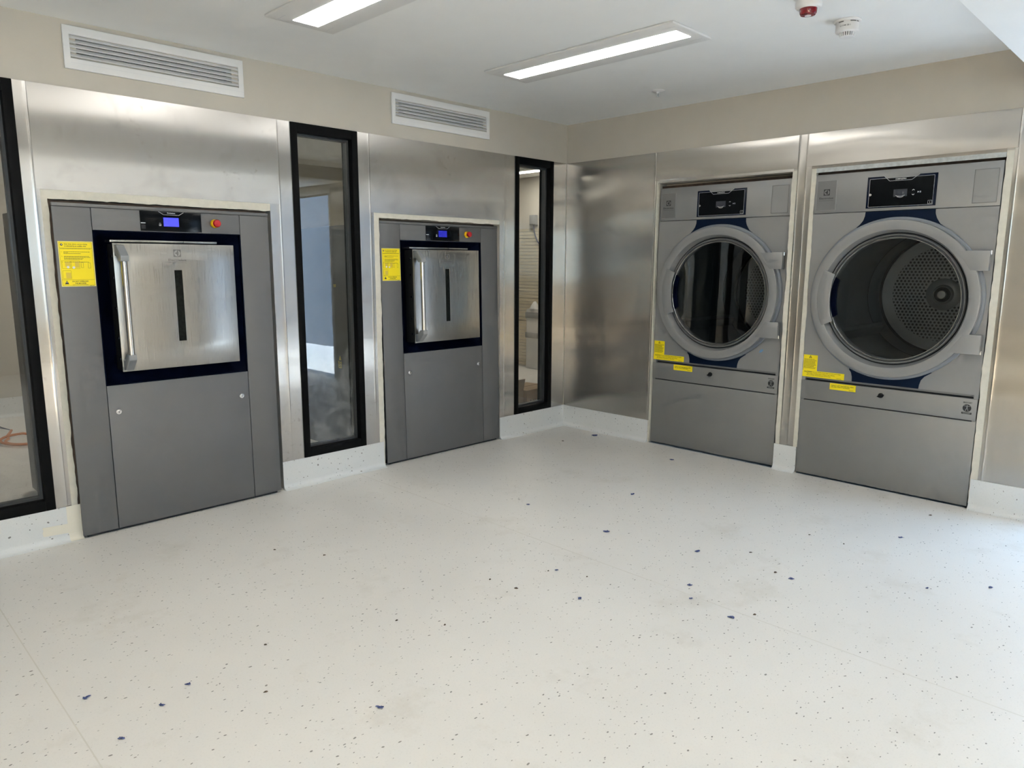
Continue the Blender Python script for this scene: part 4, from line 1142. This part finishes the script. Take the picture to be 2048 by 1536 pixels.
# ------------------------------------------------------------------ things in the far room
def carton(label, loc, w, d, h, flap, seed):
    t = thing('cardboard_carton', label, 'box', loc, (0, 0, 0.05*seed), 'cardboard cartons behind the corner window')
    obj('carton_side', MB().box(-w/2, w/2, -d/2, d/2, 0, h), 'cardboard', t, bevel=0.003)
    if flap:
        mb = MB().add([(-w/2, -d/2, h), (w/2, -d/2, h), (w/2, -d/2-0.02, h+0.11), (-w/2, -d/2-0.02, h+0.11), (-w/2, -d/2+0.004, h), (w/2, -d/2+0.004, h), (w/2, -d/2-0.016, h+0.11), (-w/2, -d/2-0.016, h+0.11)],
                      [(0, 1, 2, 3), (7, 6, 5, 4), (0, 4, 5, 1), (1, 5, 6, 2), (2, 6, 7, 3), (3, 7, 4, 0)])
        obj('flap', mb, 'cardboard', t)
    else:
        obj('lid_seam', MB().box(-w/2+0.005, w/2-0.005, -0.004, 0.004, h, h+0.0015), 'cardboard_dark', t)
    p = MB(); y = -d/2-0.001
    if not flap:
        disc(p, -w/2+0.055, h*0.40, 0.011, y, 8); disc(p, -w/2+0.038, h*0.40, 0.007, y, 8); disc(p, -w/2+0.072, h*0.40, 0.007, y, 8); disc(p, -w/2+0.055, h*0.48, 0.007, y, 8)
        text(p, 'LUX', -w/2+0.10, h*0.42, y, 0.055, left=True, bold=0.01)
    else:
        text(p, 'UX', 0.03, h*0.45, y, 0.04)
    obj('carton_print', p, 'carton_print', t)
    return t
carton('cardboard carton with raised flap behind the corner window', (-0.005, 0.72, 0.0), 0.30, 0.25, 0.19, True, 1)
carton('closed cardboard carton behind the corner window, right of the flapped one', (0.36, 0.76, 0.0), 0.38, 0.30, 0.188, False, 2)

t = thing('switch_box', 'dark grey switch box on the slatted wall behind the corner window', 'switch box', (2.272, 2.46, 1.86))
obj('housing', MB().box(-0.05, -0.0, -0.05, 0.05, -0.062, 0.062), 'device_grey', t, bevel=0.006)
obj('cover', MB().box(-0.058, -0.05, -0.04, 0.04, -0.05, 0.05), 'device_grey', t, bevel=0.004)
obj('cable', MB().tube([(-0.02, 0, -0.06), (-0.02, -0.004, -0.12), (-0.02, -0.03, -0.2), (-0.02, -0.075, -0.27), (-0.015, -0.13, -0.32)], 0.008, 8), 'wire_dark', t)
t = thing('water_dispenser', 'pale upright dispenser with grey bands behind the corner window', 'dispenser', (2.20, 2.40, 0.0))
obj('column', MB().box(-0.05, 0.05, -0.13, 0.09, 0.0, 0.76), 'device_light', t, bevel=0.02)
obj('band', MB().box(-0.056, 0.05, -0.136, 0.096, 0.645, 0.72), 'device_grey', t, bevel=0.006)
obj('band', MB().box(-0.056, 0.05, -0.136, 0.096, 0.395, 0.465), 'device_grey', t, bevel=0.006)
obj('spout_cone', MB().lathe_z(0, -0.02, [(0.07, 0.76), (0.05, 0.80), (0.02, 0.85), (0.0, 0.86)], 20), 'device_light', t)

t = thing('orange_cable', 'coiled orange cable with bare wire ends on the far room floor', 'cable', (-3.30, 2.45, 0.0))
pth = []
for k in range(40):
    a = 2.4+k/39*2*math.pi*1.45; rr = 0.13+0.0012*k
    pth.append((rr*math.cos(a), rr*math.sin(a)*1.25, 0.011+0.009*(k > 22)))
pth = [(-0.02, 0.42, 0.012), (-0.05, 0.32, 0.012), (-0.09, 0.2, 0.012)] + pth
obj('sheath', MB().tube(pth, 0.0095, 10), 'orange_cable', t)
for k in range(4):
    a = 1.2+k*0.25
    obj('wire_end', MB().tube([(-0.02, 0.42, 0.014), (-0.045-0.01*k, 0.46, 0.02+0.006*k), (-0.09-0.012*k, 0.49+0.012*k, 0.03+0.016*k)], 0.003, 6), 'wire_dark', t)
tag(obj('cable_offcut', MB().tube([(-3.16, 3.10, 0.01), (-3.13, 3.14, 0.012), (-3.06, 3.16, 0.011)], 0.012, 8), 'orange_cable'), 'short orange cable offcut near the far wall', 'cable')

# ------------------------------------------------------------------ scraps on the floor
def crumb(rg, L, Wd, kind):
    mb = MB()
    if kind == 'lint':                                    # a few crumpled fibres pressed together
        for k in range(rg.randint(3, 5)):
            a = rg.uniform(0, 6.28) if k else 0.0
            l = L*(0.5 if k == 0 else rg.uniform(0.18, 0.4))
            ox, oy = (0, 0) if k == 0 else (rg.uniform(-0.3, 0.3)*L, rg.uniform(-0.25, 0.25)*Wd)
            c, s = math.cos(a), math.sin(a); z = 0.003
            pts = []
            for q in range(5):
                tt = -1+q/2
                pts.append((ox+c*l*tt+rg.uniform(-1, 1)*Wd*0.12, oy+s*l*tt+rg.uniform(-1, 1)*Wd*0.12, z+0.002*rg.random()))
            mb.tube(pts, [Wd*0.12, Wd*0.24, Wd*0.28, Wd*0.22, Wd*0.08], 6)
        mb.v = [(x, y, max(0.0004, min(z, 0.007))) for x, y, z in mb.v]
    else:
        n = 8; ring = []
        for k in range(n):
            a = 2*math.pi*k/n; q = rg.uniform(0.6, 1.1)
            ring.append((L/2*q*math.cos(a), Wd/2*q*math.sin(a)))
        mb.v = [(x, y, 0.0003) for x, y in ring] + [(x*0.6, y*0.6, rg.uniform(0.002, 0.005)) for x, y in ring]
        mb.f = [(k, (k+1) % n, (k+1) % n+n, k+n) for k in range(n)] + [tuple(range(n, 2*n))]
    return mb
blue = [(-1.687, -1.202, .022, 'blue lint scrap on the floor in front of the corner'), (-1.12, -1.503, .03, 'flat dark blue lint scrap nearest the far dryer'),
        (-1.706, -1.759, .036, 'largest ragged blue lint clump in the middle of the floor'), (-1.604, -2.211, .03, 'blue lint scrap in front of the gap between the dryers'),
        (-1.585, -2.65, .026, 'blue lint scrap straight below the left edge of the near dryer'), (-1.945, -2.377, .024, 'upper of two close blue lint scraps by the right floor seam'), (-2.049, -2.445, .018, 'lower and smaller of two close blue lint scraps by the right floor seam'), (-2.365, -2.131, .024, 'blue lint tuft left of the right floor seam, below the largest clump'), (-2.078, -2.635, .026, 'blue lint tuft lowest on the right half of the floor'),
        (-2.229, -1.887, .016, 'tiny blue lint speck just below left of the largest clump'), (-0.125, -0.439, .05, 'long dark lint thread on the floor by the room corner'), (-0.311, -1.253, .03, 'dark lint scrap in front of the far dryer'),
        (-3.956, -1.486, .024, 'blue lint scrap beside the left floor seam'), (-3.709, -1.633, .02, 'slanted blue lint scrap farthest back of the left front group'), (-3.807, -1.689, .02, 'pale blue lint scrap in the middle of the left front group'),
        (-3.945, -1.771, .02, 'dark blue lint scrap lowest in the left front group'), (-3.349, -2.163, .024, 'v-shaped blue lint scrap near the bottom edge'),
        (-0.742, -2.826, .022, 'blue lint scrap in front of the near dryer'), (-1.274, -3.087, .018, 'faint lint speck below the right half of the near dryer'), (-1.078, -3.271, .02, 'faint blue lint scrap nearest the right picture edge')]
brown = [(-1.436, -2.391, .018, 'dark crumb right of the blue scrap before the gap between the dryers'), (-1.564, -2.571, .024, 'dark crumb left of the near dryer reflection'), (-2.478, -1.885, .024, 'brown crumb cluster left of the floor centre'), (-2.497, -1.748, .014, 'small round crumb just above left of the brown crumb cluster'),
         (-2.257, -1.865, .01, 'pinhead crumb beside the tiny blue speck at the floor centre'), (-0.438, -0.378, .022, 'flat dark crumb on the floor nearest the room corner'), (-2.183, -2.021, .01, 'pinhead crumb below the largest blue clump'), (-1.992, -2.687, .016, 'crumb right of the lowest blue tuft on the right half'), (-3.42, -1.577, .014, 'crumb in front of the left washer, upper of two in line'), (-3.552, -1.843, .018, 'reddish crumb in front of the left washer, lower of two in line'),
         (-2.99, -1.759, .013, 'left one of two small crumbs at the lower floor centre'), (-2.884, -1.913, .013, 'right one of two small crumbs at the lower floor centre'), (-2.989, -0.806, .016, 'dark chip on the floor close before the left washer'), (-2.859, -1.025, .018, 'slanted dark chip on the floor before the middle window'), (-1.02, -2.493, .014, 'left one of two crumbs close before the near dryer'), (-1.02, -2.658, .014, 'right one of two crumbs close before the near dryer'), (-0.277, -2.833, .018, 'crumb on the floor closest to the near dryer base')]
for (lst, nm, mm, gen, kind, grp) in ((blue, 'lint_scrap', 'blue_lint', 'small blue lint scrap on the cream floor between the machines', 'lint', 'blue lint scraps on the floor'),
                                 (brown, 'dirt_crumb', 'brown_crumb', 'tiny dark dirt crumb lying on the cream floor', 'crumb', 'dirt crumbs on the floor')):
    for (x, y, L, lb) in lst:
        o = obj(nm, crumb(rnd, L*0.95, L*(0.48 if kind == 'lint' else 0.55), kind), mm)
        o.location = (x, y, 0.0004); o.rotation_euler = (0, 0, rnd.uniform(-0.5, 0.9)-0.7)
        tag(o, lb or gen, 'lint' if kind == 'lint' else 'crumb', grp)
